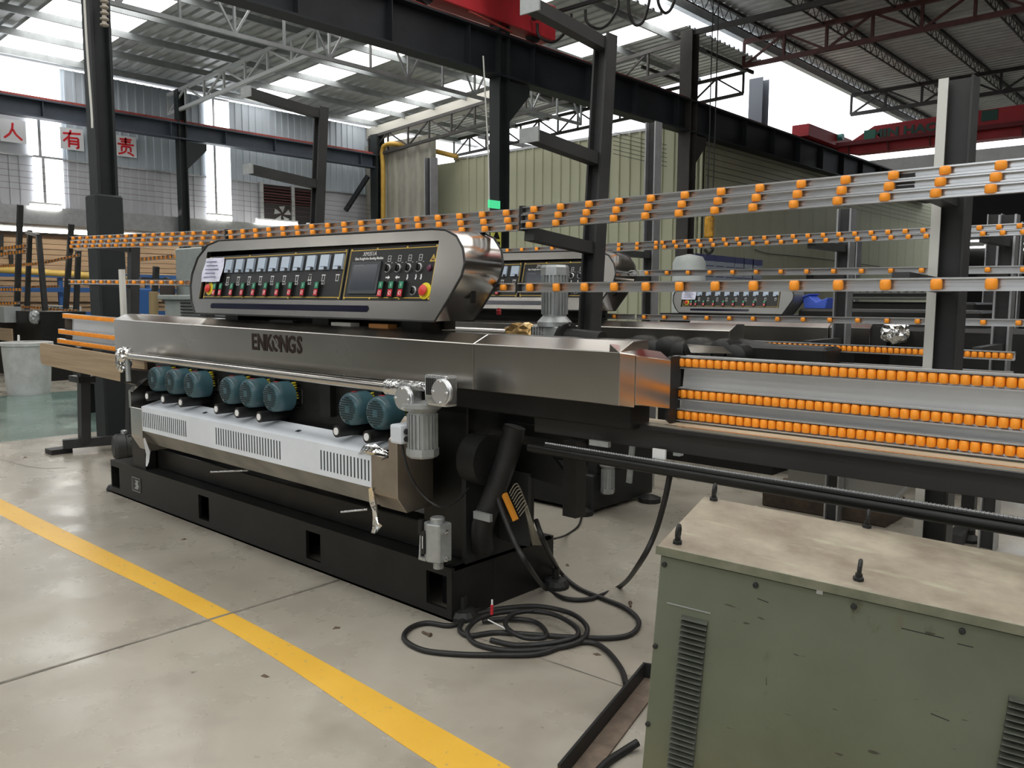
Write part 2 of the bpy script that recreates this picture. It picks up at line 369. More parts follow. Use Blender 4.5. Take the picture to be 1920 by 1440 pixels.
def truss(parent, a, b, depth, npan, mt, name='truss', r=.035, depth_b=None):
    """planar truss with top chord a-b, bottom chord `depth` below"""
    a, b = V(a), V(b); t = B(); dn = V((0, 0, -1)); db = depth_b if depth_b is not None else depth
    t.bar(a, b, r*2, r*2.2); t.bar(a + dn*depth, b + dn*db, r*2, r*2.2)
    P = [(a + (b-a)*i/npan, a + (b-a)*i/npan + dn*(depth + (db-depth)*i/npan)) for i in range(npan+1)]
    for i, (u, l) in enumerate(P):
        t.bar(u, l, r*1.3, r*1.3, (0, 1, 0))
        if i < npan: t.bar(*( (u, P[i+1][1]) if i % 2 else (l, P[i+1][0])), r*1.1, r*1.1, (0, 1, 0))
    return t.build(name, mt, parent)
truss(ce, (-17.3, 7.05, 6.45), (-6.6, 7.05, 6.98), .45, 12, TRUSSW)
truss(ce, (-17.2, 13.1, 6.28), (-6.6, 13.1, 6.98), .55, 12, TRUSS)
truss(ce, (-17.3, .95, 6.45), (-6.6, .95, 6.98), .45, 12, TRUSSR)
# longitudinal truss hanging beside the crane runway
q0, q1 = PX(250, 12, -8.2), PX(905, 188, -8.2)
truss(ce, (-8.2, q0.y - 5, 6.6), (-8.2, q1.y + 3, 6.6), 6.6 - (q0.z+q1.z)/2, 18, PURLIN, 'longitudinal_truss', .026)
B().bar((-17.5, 13.42, 6.45), (-9.5, 13.42, 6.95), .35, .30).build('gutter', mat('gutter_sheet', (.36, .35, .31), .6), ce)
# right bay
cr = B().box(-6.9, -6.75, -13, 30, 7.72, 7.9).build('ceiling', GALV); tag(cr, kind='structure')
LR = [(-11, -9.6), (-6.6, -5.2), (-2.4, -1.0), (1.8, 3.2), (6.0, 7.2)]  # roof lights out of view, added as overhead light
zr = lambda x: 7.95 + .012*(x+6.8)
lay(cr, cuts(-13, 30, LR, 1.1), -6.8, 12, zr, LR)
def joist(x, y0, y1, n):
    t = B(); z = zr(x) - .06
    t.bar((x, y0, z), (x, y1, z), .07, .07); t.bar((x, y0, z-.28), (x, y1, z-.28), .03, .03)
    for i in range(n):
        ya, yb = y0 + (y1-y0)*i/n, y0 + (y1-y0)*(i+1)/n
        t.bar((x, ya, z), (x, (ya+yb)/2, z-.28), .014, .014, (1, 0, 0)); t.bar((x, (ya+yb)/2, z-.28), (x, yb, z), .014, .014, (1, 0, 0))
    t.build('joist', TRUSS, cr)
for i in range(9): joist(-6.3 + i*1.5, 8, 29.5, 50)
for yy in (9.5, 16.0, 22.9):
    truss(cr, (-6.7, yy, 7.62), (11, yy, 7.75), .55, 18, TRUSSR if yy == 16. else TRUSS, 'truss', .045)
B().bar((-6.5, 12.95, 7.05), (11, 12.95, 7.05), .09, .1).build('tie_beam', TRUSS, cr)
# far annex roof seen above the partition, thin and bright between its bars
ca = B().box(-17.5, -17.3, 18, 34, 7.0, 7.1).build('ceiling', TRUSS); tag(ca, kind='structure')
for i in range(7): B().bar((-17 + i*1.7, 14.4, 6.9 + i*.03), (-17 + i*1.7, 16.7, 6.9 + i*.03), .05, .08).build('purlin', TRUSS, ca)
truss(ca, (-17.2, 16.6, 6.7), (-7, 16.6, 7.1), .5, 14, TRUSS)

# ------------------------------------------------------------------ columns and crane runways
def column(x, y, ztop, wd, dp, label, mt=COLM, bracket=None, group='steel columns of the hall'):
    t = thing('steel_column', label, 'column', (x, y, 0), group)
    b_ = B(); fw = .028
    b_.box(x-wd/2, x+wd/2, y-dp/2, y-dp/2+fw, 0, ztop); b_.box(x-wd/2, x+wd/2, y+dp/2-fw, y+dp/2, 0, ztop); b_.box(x-.018, x+.018, y-dp/2+fw, y+dp/2-fw, 0, ztop)
    b_.build('shaft', mt, t)
    B().box(x-wd/2-.08, x+wd/2+.08, y-dp/2-.08, y+dp/2+.08, 0, .03).build('base_plate', mt, t)
    if bracket:
        for s in (1,): B().prism([(y+dp/2, bracket), (y+dp/2+.5, bracket), (y+dp/2+.5, bracket-.15), (y+dp/2, bracket-.65)], 'x', x-.09, x+.09).build('bracket', mt, t)
    return t
c1 = column(-6.42, 1.03, 7.2, .21, .21, 'charcoal steel column with pale conduit and boxed foot behind the infeed rails', COLM)
B().box(-6.56, -6.28, .88, 1.17, .03, 2.66).build('foot_casing', COLM, c1, bevel=.02)
B().tube(bez([PX(157, -20, -6.3), PX(163, 90, -6.3), PX(171, 200, -6.3), PX(173, 240, -6.3)], 5), .012, 6).build('conduit', WPIPE, c1)
for i in range(5): B().lathe(PX(196, 6 + i*11, -6.2), (0, 0, 1), [(.025, 0), (.045, .012), (.045, .02), (.025, .035), (.025, .05)], 8).build('insulator', mat('porcelain', (.4, .36, .3), .4), c1)
c2 = column(-6.4, 7.2, 7.2, .22, .24, 'dark column under the crane runway with a warning board', COLM, 5.02)
B().tube(bez([PX(906, 105, -6.2), PX(911, 200, -6.2), PX(916, 300, -6.2), PX(917, 400, -6.2)], 5), .012, 6).build('conduit', WPIPE, c2)
c3 = column(-6.4, 13.0, 7.1, .28, .28, 'rust stained dark column in front of the olive partition', mat('rusty_column_paint', (.032, .028, .025), .6, var=.3, vscale=2), 5.02)
column(-7.9, 19.3, 7.6, .4, .4, 'grey column standing in the bright sky opening', mat('grey_column', (.10, .105, .12), .6))
c5 = column(-16.8, 7.1, 6.5, .2, .2, 'slim dark column carrying the slate runway beam by the left wall', COLM, 5.3)
column(-16.75, 13.05, 6.3, .3, .3, 'dark column where the slate runway beam ends at the pipes', COLM)
def runway(x, y0, y1, zb, zt, label, mt, rail, step=1.5):
    t = thing('runway_beam', label, 'beam', (x, y0, zb), 'crane runway beams')
    B().box(x-.14, x+.14, y0, y1, zb, zb+.03).build('lower_flange', mt, t); B().box(x-.16, x+.16, y0, y1, zt-.03, zt).build('upper_flange', mt, t)
    B().box(x-.012, x+.012, y0, y1, zb+.03, zt-.03).build('web', mt, t)
    y = y0 + .4
    while y < y1:
        B().box(x-.13, x+.13, y, y+.015, zb+.03, zt-.03).build('stiffener', mt, t); y += step
    B().box(x-.035, x+.035, y0, y1, zt, zt+.07).build('crane_rail', rail, t)
    return t
rb = runway(-6.4, -9, 30, 5.05, 5.70, 'dark crane runway beam with a red rail crossing the picture', BEAM2, REDR, 1.5)
runway(-16.8, -9, 13.0, 5.34, 5.72, 'slate blue runway beam along the left wall', BEAM, REDR, 1.4)
# trolley conductor bars along the columns
tag(B().box(-17.35, -16.9, -6, 13, 3.12, 3.5).build('ventilation_duct', GALV), 'grey sheet metal duct under the left wall windows', 'duct')
# ------------------------------------------------------------------ cranes
k1 = thing('bridge_crane', 'near red bridge crane end carriage sitting on the dark runway', 'crane', (-6.4, 5, 5.77))
B().box(-6.56, -6.24, 5.2, 8.4, 5.86, 6.42).build('end_carriage', REDC, k1, bevel=.01)
for y in (5.6, 8.0): B().cyl((-6.46, y, 5.9), (-6.34, y, 5.9), .13, 18).build('wheel', DARK, k1)
B().box(-6.5, 11.5, 6.6, 7.2, 6.42, 7.1).build('girder', REDC, k1)
B().tube([PX(880, 22, -6.2), PX(960, 60, -6.2)], .02, 6).build('handrail', REDR, k1)
rc = PY(990, 18, 7.75)
tr = B().bar((-6.2, 7.75, 6.05), (2.0, 7.75, 6.05), .05, .05); tr.build('festoon_track', DARK, k1)
for i, (xa, xb, yb_) in enumerate(((1008, 1072, 78), (1098, 1160, 53), (1178, 1219, 47), (1232, 1270, 24))):
    a, b_, c_ = PY(xa, 0, 7.9), PY(xb, -5, 7.9), PY((xa+xb)/2, yb_, 7.9)
    top_ = 6.02
    B().tube(bez([(a.x, 7.9, top_), (a.x + .02, 7.9, (top_+c_.z)/2), ((a.x*3+b_.x)/4, 7.9, c_.z+.05), ((a.x+b_.x)/2, 7.9, c_.z), ((a.x+3*b_.x)/4, 7.9, c_.z+.06), (b_.x - .02, 7.9, (top_+c_.z)/2 + .05), (b_.x, 7.9, top_)], 5), .022, 7).build('festoon_cable', RUBBER, k1)
k2 = thing('bridge_crane', 'far red bridge crane with green lettering across the right bay', 'crane', (-6.4, 20, 5.77))
B().prism([(-5.95, 5.55), (-5.0, 6.08), (6, 6.25), (6, 5.42), (-5.5, 5.42)], 'y', 20.0, 20.4).build('girder', REDC, k2)
B().box(-5.9, 6, 19.78, 19.98, 5.62, 5.72).build('walkway', mat('dark_red_steel', (.16, .012, .018), .6), k2)
for i in range(12): B().bar((-5.6 + i*1.0, 19.85, 5.66), (-5.6 + i*1.0, 19.95, 5.4), .03, .03).build('walkway_bracket', TRUSSR, k2)
B().box(-6.6, -6.15, 18.6, 21.6, 5.78, 6.08).build('end_carriage', REDC, k2)
B().box(-6.72, -6.47, 20.2, 20.7, 5.85, 6.15).build('drive_box', REDC, k2)
B().cyl((-6.45, 20.55, 6.0), (-6.0, 20.55, 6.0), .09, 14).build('drive_motor', mat('green_drive_motor', (.05, .3, .25), .4), k2)
GRT = mat('green_lettering', (.03, .09, .07), .6)
text('lettering', 'MIN HAO', GRT, k2, (-4.25, 19.99, 5.86), .28, ext=.004, off=.012, sx=1.35)
B().box(-5.25, -4.95, 19.985, 19.995, 5.72, 5.99).build('emblem', mat('green_emblem', (.05, .2, .14), .6), k2)
B().box(-2.5, -2.15, 19.985, 19.995, 5.85, 6.1).build('emblem', GRT, k2)
hk = thing('crane_hook', 'yellow crane hook block hanging on twin ropes before the olive wall', 'hook', PY(1330, 445, 13.0))
p_ = PY(1330, 428, 12.4)
B().box(p_.x-.09, p_.x+.09, 12.32, 12.48, p_.z-.2, p_.z+.24).build('hook_block', YELC, hk, bevel=.04)
for s in (-.06, .06): B().cyl((p_.x+s, 12.4, p_.z+.2), (p_.x+s, 12.4, 7.6), .012, 6).build('wire_rope', DARK, hk)
B().tube(bez([(p_.x, 12.4, p_.z-.2), (p_.x, 12.4, p_.z-.32), (p_.x+.09, 12.4, p_.z-.42), (p_.x, 12.4, p_.z-.5), (p_.x-.09, 12.4, p_.z-.42)], 4), .03, 8).build('hook', DARK, hk)
# unseen windows and dark columns behind the camera, added for steel to reflect
for i, x in enumerate((-1.5, 1.5, 4.5, 7.5)):
    tag(B().box(x, x+1.3, -13.8, -13.75, 3.2, 6.4).build('window_%d' % (6+i), SKYW), kind='structure')
column(-6.4, -5.1, 7.2, .22, .24, 'hall column behind the camera on the left', COLM); column(-6.4, -11.2, 7.2, .22, .24, 'farther hall column behind the camera on the left', COLM)
# ------------------------------------------------------------------ control console (shared builder)
A13 = math.radians(13)
def console(t, ox, oy, oz, u0, u1, dep, nmet, title, sub, right_panel=True, paper=True, bars=True, S=1., fm=None, sm=None):
    """pod of rounded outline: u runs along the machine, v up the leaning face; u0..u1 is the panel"""
    F = Matrix(((1, 0, 0, ox), (0, math.sin(A13), -math.cos(A13), oy), (0, math.cos(A13), math.sin(A13), oz), (0, 0, 0, 1)))
    F = F @ Matrix.Diagonal((S, S, S, 1)); u0, u1 = u0/S, u1/S
    L_, R = u0, u1
    lf = [(L_-.02,.012), (L_-.10,.09), (L_-.155,.2), (L_-.163,.29), (L_-.125,.40), (L_-.02,.485), (L_+.12,.512)]
    rt = [(R-.06,.480), (R+.04,.470), (R+.125,.435), (R+.185,.37), (R+.213,.295), (R+.205,.235), (R+.15,.138), (R+.07,.012)]
    out = lf + rt; hl, hr, hb, ht = L_-.005, R+.005, .112, .418
    pod = B(F); n = len(out)
    U_ = [out[3]] + out[4:12] + [(hr, .265), (hr, ht), (hl, ht+.02), (hl, .265)]
    D_ = [out[3], (hl, .265), (hl, hb), (hr, hb), (hr, .265)] + out[11:] + out[:3]
    pod.add([(a, b, 0) for a, b in U_], [tuple(range(len(U_)))]); pod.add([(a, b, 0) for a, b in D_], [tuple(range(len(D_)))])
    hole = [(hl, hb), (hr, hb), (hr, ht), (hl, ht+.02)]
    pod.add([(a, b, 0) for a, b in hole] + [(a, b, -.03) for a, b in hole], [(i, (i+1) % 4, (i+1) % 4 + 4, i+4) for i in range(4)])
    face = pod.build('console_face', fm or STEEL, t)
    bk = V((0, dep, 0)); sh = B(); fr = [F @ V((a, b, 0)) for a, b in out]
    sh.add(fr + [q + bk for q in fr], [(i, (i+1) % n, (i+1) % n + n, i+n) for i in range(n)] + [tuple(range(2*n-1, n-1, -1))])
    sh.build('console_shell', sm or STEELP, t, smooth=35)
    B().tube([F @ V((a, b, .001)) for a, b in out], .006, 6, closed=True).build('edge_trim', RUBBER, face)
    B().tube([F @ V((a, b, 0)) + bk for a, b in out], .006, 6, closed=True).build('edge_trim', RUBBER, face)
    B().box(ox+R+.155, ox+R+.165, oy+.16, oy+.19, oz+.10, oz+.19).build('shell_slot', BLACK, face) if bars else None
    # navy slot
    s0, s1 = L_+.18, R-.455; sl = B(F); k = .017
    sl.prism([(s0+k*.4, .05), (s1-.015, .05), (s1, .05+k), (s1-.012, .084), (s0+k*.4, .084), (s0-.006, .067)], 'z', .0, .003)
    sl.build('dark_slot', NAVY, face)
    spl = R - .735 if right_panel else R + .0
    plates = [(L_+.008, spl-.008)] + ([(spl+.004, R-.002)] if right_panel else [])
    ps = []
    for a, b in plates:
        pl_ = B(F).box(a, b, .118, .408, -.03, -.018).build('control_panel', PANEL, t); ps.append(pl_)
        bd = B(F); e = .004; i_ = .012
        bd.box(a+i_, b-i_, .408-i_-e, .408-i_, -.018, -.017); bd.box(a+i_, b-i_, .118+i_, .118+i_+e, -.018, -.017)
        bd.box(a+i_, a+i_+e, .118+i_, .408-i_, -.018, -.017); bd.box(b-i_-e, b-i_, .118+i_, .408-i_, -.018, -.017)
        bd.build('border_line', GOLD, pl_)
        for uu in (a+.02, (a*2+b)/3, (a+2*b)/3, b-.02):
            for vv in (.398, .128): B(F).lathe((uu, vv, -.018), (0, 0, 1), [(.007, 0), (.007, .002), (.003, .004)], 8).build('screw', GOLD, pl_)
    lp = ps[0]; W0 = -.018
    def flat(o, a, b, c, d, h, mt, nm, par): return B(F).box(a, b, c, d, W0, W0+h).build(nm, mt, par)
    pit = (spl - .071 - (L_ + .30)) / (nmet - 1)
    for i in range(nmet):
        u = L_ + .30 + i*pit
        me_ = flat(0, u-.041, u+.041, .291, .377, .014, METER, 'meter', lp)
        B(F).box(u+.012, u+.037, .291, .306, W0+.014, W0+.018).build('meter_hub', BLACK, me_)
        B(F).bar((u-.028, .308, W0+.015), (u+.022, .309, W0+.015), .002, .002, (0, 0, 1)).build('meter_scale', INK, me_)
        ic = B(F); up_ = -1 if i == nmet-3 else 1; cv = .247
        ic.box(u-.018, u+.018, cv+up_*.014-.0025, cv+up_*.014+.0035, W0, W0+.0006)
        for aa in (-.013, .010): ic.box(u+aa, u+aa+.003, cv-.02, cv+.01, W0, W0+.0006)
        ic.box(u-.013, u+.013, cv-.02*up_-.0015, cv-.02*up_+.0015, W0, W0+.0006); ic.build('icon', PRINT, lp)
        if i < nmet-1: text('number_print', 'No.%d' % (nmet-1-i), PRINT, lp, F @ V((u, .213, W0+.0006)), .022, M=F.to_3x3().to_4x4(), ext=.0002)
    def switch(u, v, par):
        s = B(F).box(u-.019, u+.019, v-.043, v+.043, W0, W0+.016).build('switch', BLACK, par)
        B(F).box(u-.016, u+.016, v+.003, v+.039, W0+.012, W0+.0195).build('green_button', GREENB, s)
        B(F).box(u-.016, u+.016, v-.039, v-.003, W0+.012, W0+.0195).build('red_button', REDB, s)
        B(F).tube([(u + .009*math.cos(k*.785), v-.021 + .009*math.sin(k*.785), W0+.0195) for k in range(8)], .002, 4, closed=True).build('ring_mark', PRINT, s)
        B(F).box(u-.0015, u+.0015, v+.013, v+.03, W0+.0195, W0+.0201).build('bar_mark', PRINT, s)
    us = [L_+.175, L_+.255] + [L_+.395 + k*(spl-.232-L_-.395)/(nmet-3) for k in range(nmet-2)]
    for u in us: switch(u, .178, lp)
    def estop(u, v, par):
        e = B(F).lathe((u, v, W0), (0, 0, 1), [(.043, 0), (.043, .004), (.02, .006)], 18).build('emergency_stop', YEL, par, smooth=30)
        B(F).lathe((u, v, W0), (0, 0, 1), [(.014, 0), (.014, .012), (.026, .014), (.029, .022), (.02, .030), (.002, .031)], 16).build('mushroom_head', REDE, e, smooth=40)
    def knob(u, v, par):
        e = B(F).lathe((u, v, W0), (0, 0, 1), [(.024, 0), (.024, .006), (.019, .007)], 16).build('selector_knob', CHROME if False else ALU, par, smooth=30)
        B(F).lathe((u, v, W0), (0, 0, 1), [(.019, .005), (.016, .012), (.012, .014)], 14).build('knob_cap', BLACK, e, smooth=30)
        B(F).box(u-.005, u+.005, v-.017, v+.017, W0+.012, W0+.024).build('knob_grip', BLACK, e)
    estop(L_+.09, .185, lp)
    if paper:
        pp = B(F); nx, ny = 6, 5
        g = [(L_-.005 + .252*i/nx, .228 + .164*j/ny, .004 + .006*math.sin(i*1.3+j)) for j in range(ny+1) for i in range(nx+1)]
        pp.add(g, [(j*(nx+1)+i, j*(nx+1)+i+1, (j+1)*(nx+1)+i+1, (j+1)*(nx+1)+i) for j in range(ny) for i in range(nx)])
        pa = pp.build('paper_note', PAPER, face)
        ink = B(F)
        for j in range(5): ink.box(L_+.03+.01*(j % 2), L_+.17+.02*(j % 3), .36-j*.026, .366-j*.026, .0115, .012)
        ink.build('note_lines', INK, pa)
    if right_panel:
        rp = ps[1]; a = spl
        fr_ = flat(0, a+.052, a+.301, .152, .329, .008, SCREENF, 'touch_screen', rp)
        B(F).box(a+.072, a+.281, .172, .312, W0+.008, W0+.009).build('screen_glass', SCREEN, fr_)
        B(F).box(a+.08, a+.16, .308, .3105, W0+.009, W0+.0095).build('screen_line', mat('screen_line', (.2, .22, .25), .5), fr_)
        for u in (.359, .441, .522, .604): knob(a+u, .288, rp)
        knob(a+.590, .168, rp); estop(a+.680, .167, rp)
        for u in (.344, .427, .507): switch(a+u, .175, rp)
        B(F).lathe((a+.685, .284, W0), (0, 0, 1), [(.016, 0), (.016, .008), (.01, .012)], 14).build('indicator_lamp', mat('purple_lamp', (.09, .01, .04), .2), rp, smooth=30)
        wt = B(F); q = [(a+.676, .318), (a+.722, .318), (a+.699, .357)]
        wt.add([(x, y, W0+.0006) for x, y in q] + [(a+.699 + (x-a-.699)*.6, .3305 + (y-.3305)*.6, W0+.0006) for x, y in q], [(0, 1, 4, 3), (1, 2, 5, 4), (2, 0, 3, 5)])
        wt.build('warning_triangle', GOLD, rp)
        B(F).box(a+.697, a+.701, .328, .342, W0, W0+.0008).build('warning_bolt', GOLD, rp)
        for k, u in enumerate((.359, .441, .522, .604)):
            ic = B(F); c0, c1 = a+u-.012, a+u+.012
            ic.box(c0, c0+.002, .325, .357, W0, W0+.0005); ic.box(c1-.002, c1, .325, .357, W0, W0+.0005); ic.box(c0, c1, .355, .357, W0, W0+.0005); ic.box(c0, c1, .325, .327, W0, W0+.0005); ic.box(c0, c1, .339, .341, W0, W0+.0005)
            ic.box(c0-.018, c0-.008, .318, .320, W0, W0+.0005); ic.box(c1+.008, c1+.018, .318, .320, W0, W0+.0005); ic.build('icon', PRINT, rp)
        for k, (u, d) in enumerate(((.37, 1), (.447, -1))):
            ic = B(F); ic.add([(a+u-d*.018, .236, W0+.0005), (a+u+d*.002, .236, W0+.0005), (a+u+d*.002, .229, W0+.0005), (a+u+d*.018, .24, W0+.0005), (a+u+d*.002, .251, W0+.0005), (a+u+d*.002, .244, W0+.0005), (a+u-d*.018, .244, W0+.0005)], [tuple(range(7))]); ic.build('arrow_icon', PRINT, rp)
        for u in (.525, .59, .63): B(F).prism([(a+u-.006, .229), (a+u+.003, .226), (a+u+.007, .24), (a+u+.002, .256), (a+u-.005, .252), (a+u-.002, .242)], 'z', W0, W0+.0006).build('icon', PRINT, rp)
        text('title_print', title, PRINT, rp, F @ V((a+.185, .372, W0+.0006)), .032, M=F.to_3x3().to_4x4(), ext=.0002, shear=.2)
        text('title_print', sub, PRINT, rp, F @ V((a+.185, .347, W0+.0006)), .0205, M=F.to_3x3().to_4x4(), ext=.0002, off=.0004, sx=.82)
    return face

# ------------------------------------------------------------------ motors and gearboxes
def spindle_motor(t, x, y, z, r=.088, tilt=0):
    mo = B().lathe((x, y, z), (0, 1, 0), [(r*.78, 0), (r*.9, .007), (r*.98, .022), (r, .05), (r, .125), (r*.9, .127)], 28).build('spindle_motor', MOTOR, t, smooth=40)
    g = B()
    for i in range(-5, 6):
        for j in range(-5, 6):
            d = math.hypot(i, j)
            if 1.6 < d < 5.3: g.box(x+i*r*.138-.0042, x+i*r*.138+.0042, y-.0012, y+.006, z+j*r*.138-.0042, z+j*r*.138+.0042)
    gr = g.build('fan_grille', GRILLE, mo); gr['kind'] = 'stuff'
    bd = B().cyl((x, y+.12, z), (x, y+.30, z), r*.86, 20)
    for k in range(14):
        a = k*2*math.pi/14; bd.bar((x+math.cos(a)*r*.88, y+.13, z+math.sin(a)*r*.88), (x+math.cos(a)*r*.88, y+.29, z+math.sin(a)*r*.88), .006, .02, (math.cos(a), 0, math.sin(a)))
    bd.build('motor_body', BLACK, mo)
    B().box(x+.02, x+.09, y+.16, y+.25, z-.05, z+.04).build('terminal_box', BLACK, mo, bevel=.006)
    h = B(); c = [(x+.045 + .004*k, y+.135, z+r*.93 - .0145*k) for k in range(7)]
    for p_ in c: h.lathe(p_, (.25, 0, -1), [(.013, 0), (.016, .004), (.013, .009)], 8)
    h.build('yellow_coil', YTAPE, mo)
    B().box(x-.02, x+.012, y+.04, y+.06, z+r*.985, z+r*1.005).build('red_mark', REDB, mo)
    return mo
def vertical_motor(t, x, y, z0, z1, r, mt, up=True, fins=20, name='gear_motor'):
    """finned motor standing on its flange; up = fan cover on top"""
    h = z1 - z0; s = 1 if up else -1; zb = z0 if up else z1
    Z = lambda f: zb + s*h*f
    mo = B().lathe((x, y, Z(0)), (0, 0, s), [(r*1.3, 0), (r*1.3, h*.075), (r*1.2, h*.10), (r*.9, h*.17), (r*.9, h*.2)], 24).build(name, mt, t, smooth=20)
    bd = B().cyl((x, y, Z(.18)), (x, y, Z(.84)), r*.86, 20)
    for k in range(fins):
        a = (k+.5)*2*math.pi/fins; bd.bar((x+math.cos(a)*r*.92, y+math.sin(a)*r*.92, Z(.2)), (x+math.cos(a)*r*.92, y+math.sin(a)*r*.92, Z(.83)), .007, r*.16, (math.cos(a), math.sin(a), 0))
    bd.build('finned_body', mt, mo)
    B().lathe((x, y, Z(.83)), (0, 0, s), [(r*1.06, 0), (r*1.06, h*.13), (r*.95, h*.17), (r*.3, h*.172)], 8).build('fan_cover', mt, mo)
    return mo
def gear_disc(t, p, d, r, mt=ALU, par=None):
    e = B().lathe(p, d, [(r*1.1, -.012), (r*1.1, .0), (r, .003), (r, .012)], 24).build('gearbox_cover', mt, par or t, smooth=30)
    p, d = V(p), V(d).normalized(); a = d.orthogonal().normalized(); b = d.cross(a)
    for k in range(4):
        q = p + (a*math.cos(k*1.571+.78) + b*math.sin(k*1.571+.78))*r*.86
        B().lathe(q, d, [(.006, .01), (.006, .017), (.003, .018)], 6).build('bolt', CHROME, e)
    return e

# ------------------------------------------------------------------ main machine
t = thing('glass_edging_machine', 'foreground glass edging machine with stainless cover, long control console and eight teal motors', 'machine', (-2, .4, 0))
# base with fork pockets
b_ = B(); pk = [(-3.985, -3.84), (-2.545, -2.40), (-1.245, -1.10), (-.185, -.035)]; xs = [-4.0] + [v for a in pk for v in a] + [0.0]
for i in range(0, len(xs), 2): b_.box(xs[i], xs[i+1], 0, .02, 0, .272)
for a, c in pk: b_.box(a, c, 0, .02, 0, .055); b_.box(a, c, 0, .02, .225, .272)
b_.box(-4, 0, .77, .79, 0, .272); b_.box(-.02, 0, .02, .77, 0, .272); b_.box(-4, -3.98, .02, .77, .0, .272); b_.box(-4, 0, .02, .77, .255, .272)
base = b_.build('base', BLACK, t)
for a, c in pk: B().box(a-.03, c+.03, .14, .16, .01, .25).build('pocket_back', DARK, base); B().box((a+c)/2-.004, (a+c)/2+.004, .13, .14, .06, .22).build('pocket_rib', DGREY, base)
B().box(-4.02, .0, .0, .012, -.0, .012).build('skirt', BLACK, base)
for x, y in ((.06, .74), (-4.06, .06), (.0, .08), (-2.0, .86)): B().lathe((x, y, 0), (0, 0, 1), [(.075, 0), (.075, .02), (.06, .045), (.02, .05), (.02, .11)], 14).build('levelling_foot', RUBBER, base)
for y in (.12, .3, .5, .68): B().lathe((-.03, y, .272), (0, 0, 1), [(.010, 0), (.010, .012)], 6).build('bolt', CASTG, base)
B().box(-.012, .002, .30, .306, .0, .25).build('end_seam', DARK, base)
pl_ = B().box(-3.60, -3.455, -.003, .0, .085, .195).build('name_plate', DGREY, base)
B().prism([(-3.565, .105), (-3.50, .105), (-3.48, .13), (-3.50, .15), (-3.485, .175), (-3.545, .175), (-3.52, .155), (-3.555, .15), (-3.53, .13)], 'y', -.004, -.003).build('plate_print', CASTG, pl_)
for a in ((-3.60, -3.455, .085, .089), (-3.60, -3.455, .191, .195), (-3.60, -3.596, .085, .195), (-3.459, -3.455, .085, .195)): B().box(a[0], a[1], -.0045, -.003, a[2], a[3]).build('plate_edge', CASTG, pl_)
# body frame behind the trough
fr = B(); fr.box(-3.82, -3.52, .10, .62, .272, .9); fr.box(-3.75, -.1, .22, .6, .55, 1.19); fr.box(-.36, -.03, .14, .60, .272, 1.19); fr.box(-3.75, -.3, .12, .24, .272, .42)
fr.box(-3.3, .98, .08, .22, 1.06, 1.19)
fr.build('body_frame', BLACK, t, bevel=.006)
B().prism([(-3.62, .272), (-3.40, .272), (-3.40, .62), (-3.52, .72), (-3.62, .72)], 'y', .02, .10).build('left_upright', BLACK, t)
B().prism([(.10, .272), (.62, .272), (.62, .62), (.48, .75), (.10, .75)], 'x', -.03, .0).build('end_plate', DARK, t)
# stainless cover in panels
PR = [(-.05, 1.176), (-.05, 1.388), (.045, 1.428), (.16, 1.428), (.16, 1.176)]
for a, c in ((-3.69, .20), (.202, 1.005)):
    cv = B()
    zz = lambda z, x: z + (.03 if (x < -1.5 and z > 1.3) else 0)
    n = len(PR); cv.add([(a, y, zz(z, a)) for y, z in PR] + [(c, y, zz(z, c)) for y, z in PR], [tuple(range(n)), tuple(range(2*n-1, n-1, -1))] + [(i, i+n, (i+1) % n+n, (i+1) % n) for i in range(n)])
    o = cv.build('cover_panel', STEEL, t, bevel=.003)
    if a < -3: coverL = o
# the angled end pieces
def angled(x0, y0, x1, y1, zb, zt, nm):
    d = V((x1-x0, y1-y0, 0)).normalized(); nrm = V((-d.y, d.x, 0)); q = B()
    p0, p1 = V((x0, y0, 0)), V((x1, y1, 0)); inn = nrm*.09
    q.add([p0+V((0,0,zb)), p1+V((0,0,zb)), p1+V((0,0,zt)), p0+V((0,0,zt)), p1+inn+V((-.02,0,zt+.036)), p0+inn+V((0,0,zt+.036)), p0+inn+V((0,0,zb)), p1+inn+V((-.02,0,zb))],
          [(0,1,2,3),(3,2,4,5),(0,3,5,6),(1,7,4,2),(6,5,4,7),(0,6,7,1)])
    return q.build(nm, STEELP, t, bevel=.002)
def endface(y0, y1, zb, zt, nm):
    X = lambda y: 1.006 + (y+.05)*.306; Z = lambda z, y: z - .15*(y+.05); q = B()
    a, b = (X(y0), y0), (X(y1), y1); ins = .05
    q.add([(a[0], a[1], Z(zb, y0)), (b[0], b[1], Z(zb, y1)), (b[0], b[1], Z(zt, y1)), (a[0], a[1], Z(zt, y0)), (b[0]-ins, b[1], Z(zt+.035, y1)), (a[0]-ins, a[1], Z(zt+.035, y0)), (a[0]-.06, a[1], Z(zb, y0)), (b[0]-.06, b[1], Z(zb, y1))],
          [(0,1,2,3),(3,2,4,5),(0,3,5,6),(1,7,4,2),(6,5,4,7),(0,6,7,1)])
    return q.build(nm, STEELP, t, bevel=.002)
endface(-.049, .027, 1.176, 1.386, 'cover_end'); endface(.029, .205, 1.186, 1.384, 'cover_end')
B().prism([(.205, 1.10), (.205, 1.34), (.22, 1.36), (.30, 1.36), (.30, 1.05)], 'x', 1.06, 1.075).build('dark_gap_plate', RUBBER, t)  # black plate stands in for the dark gap before the rollers
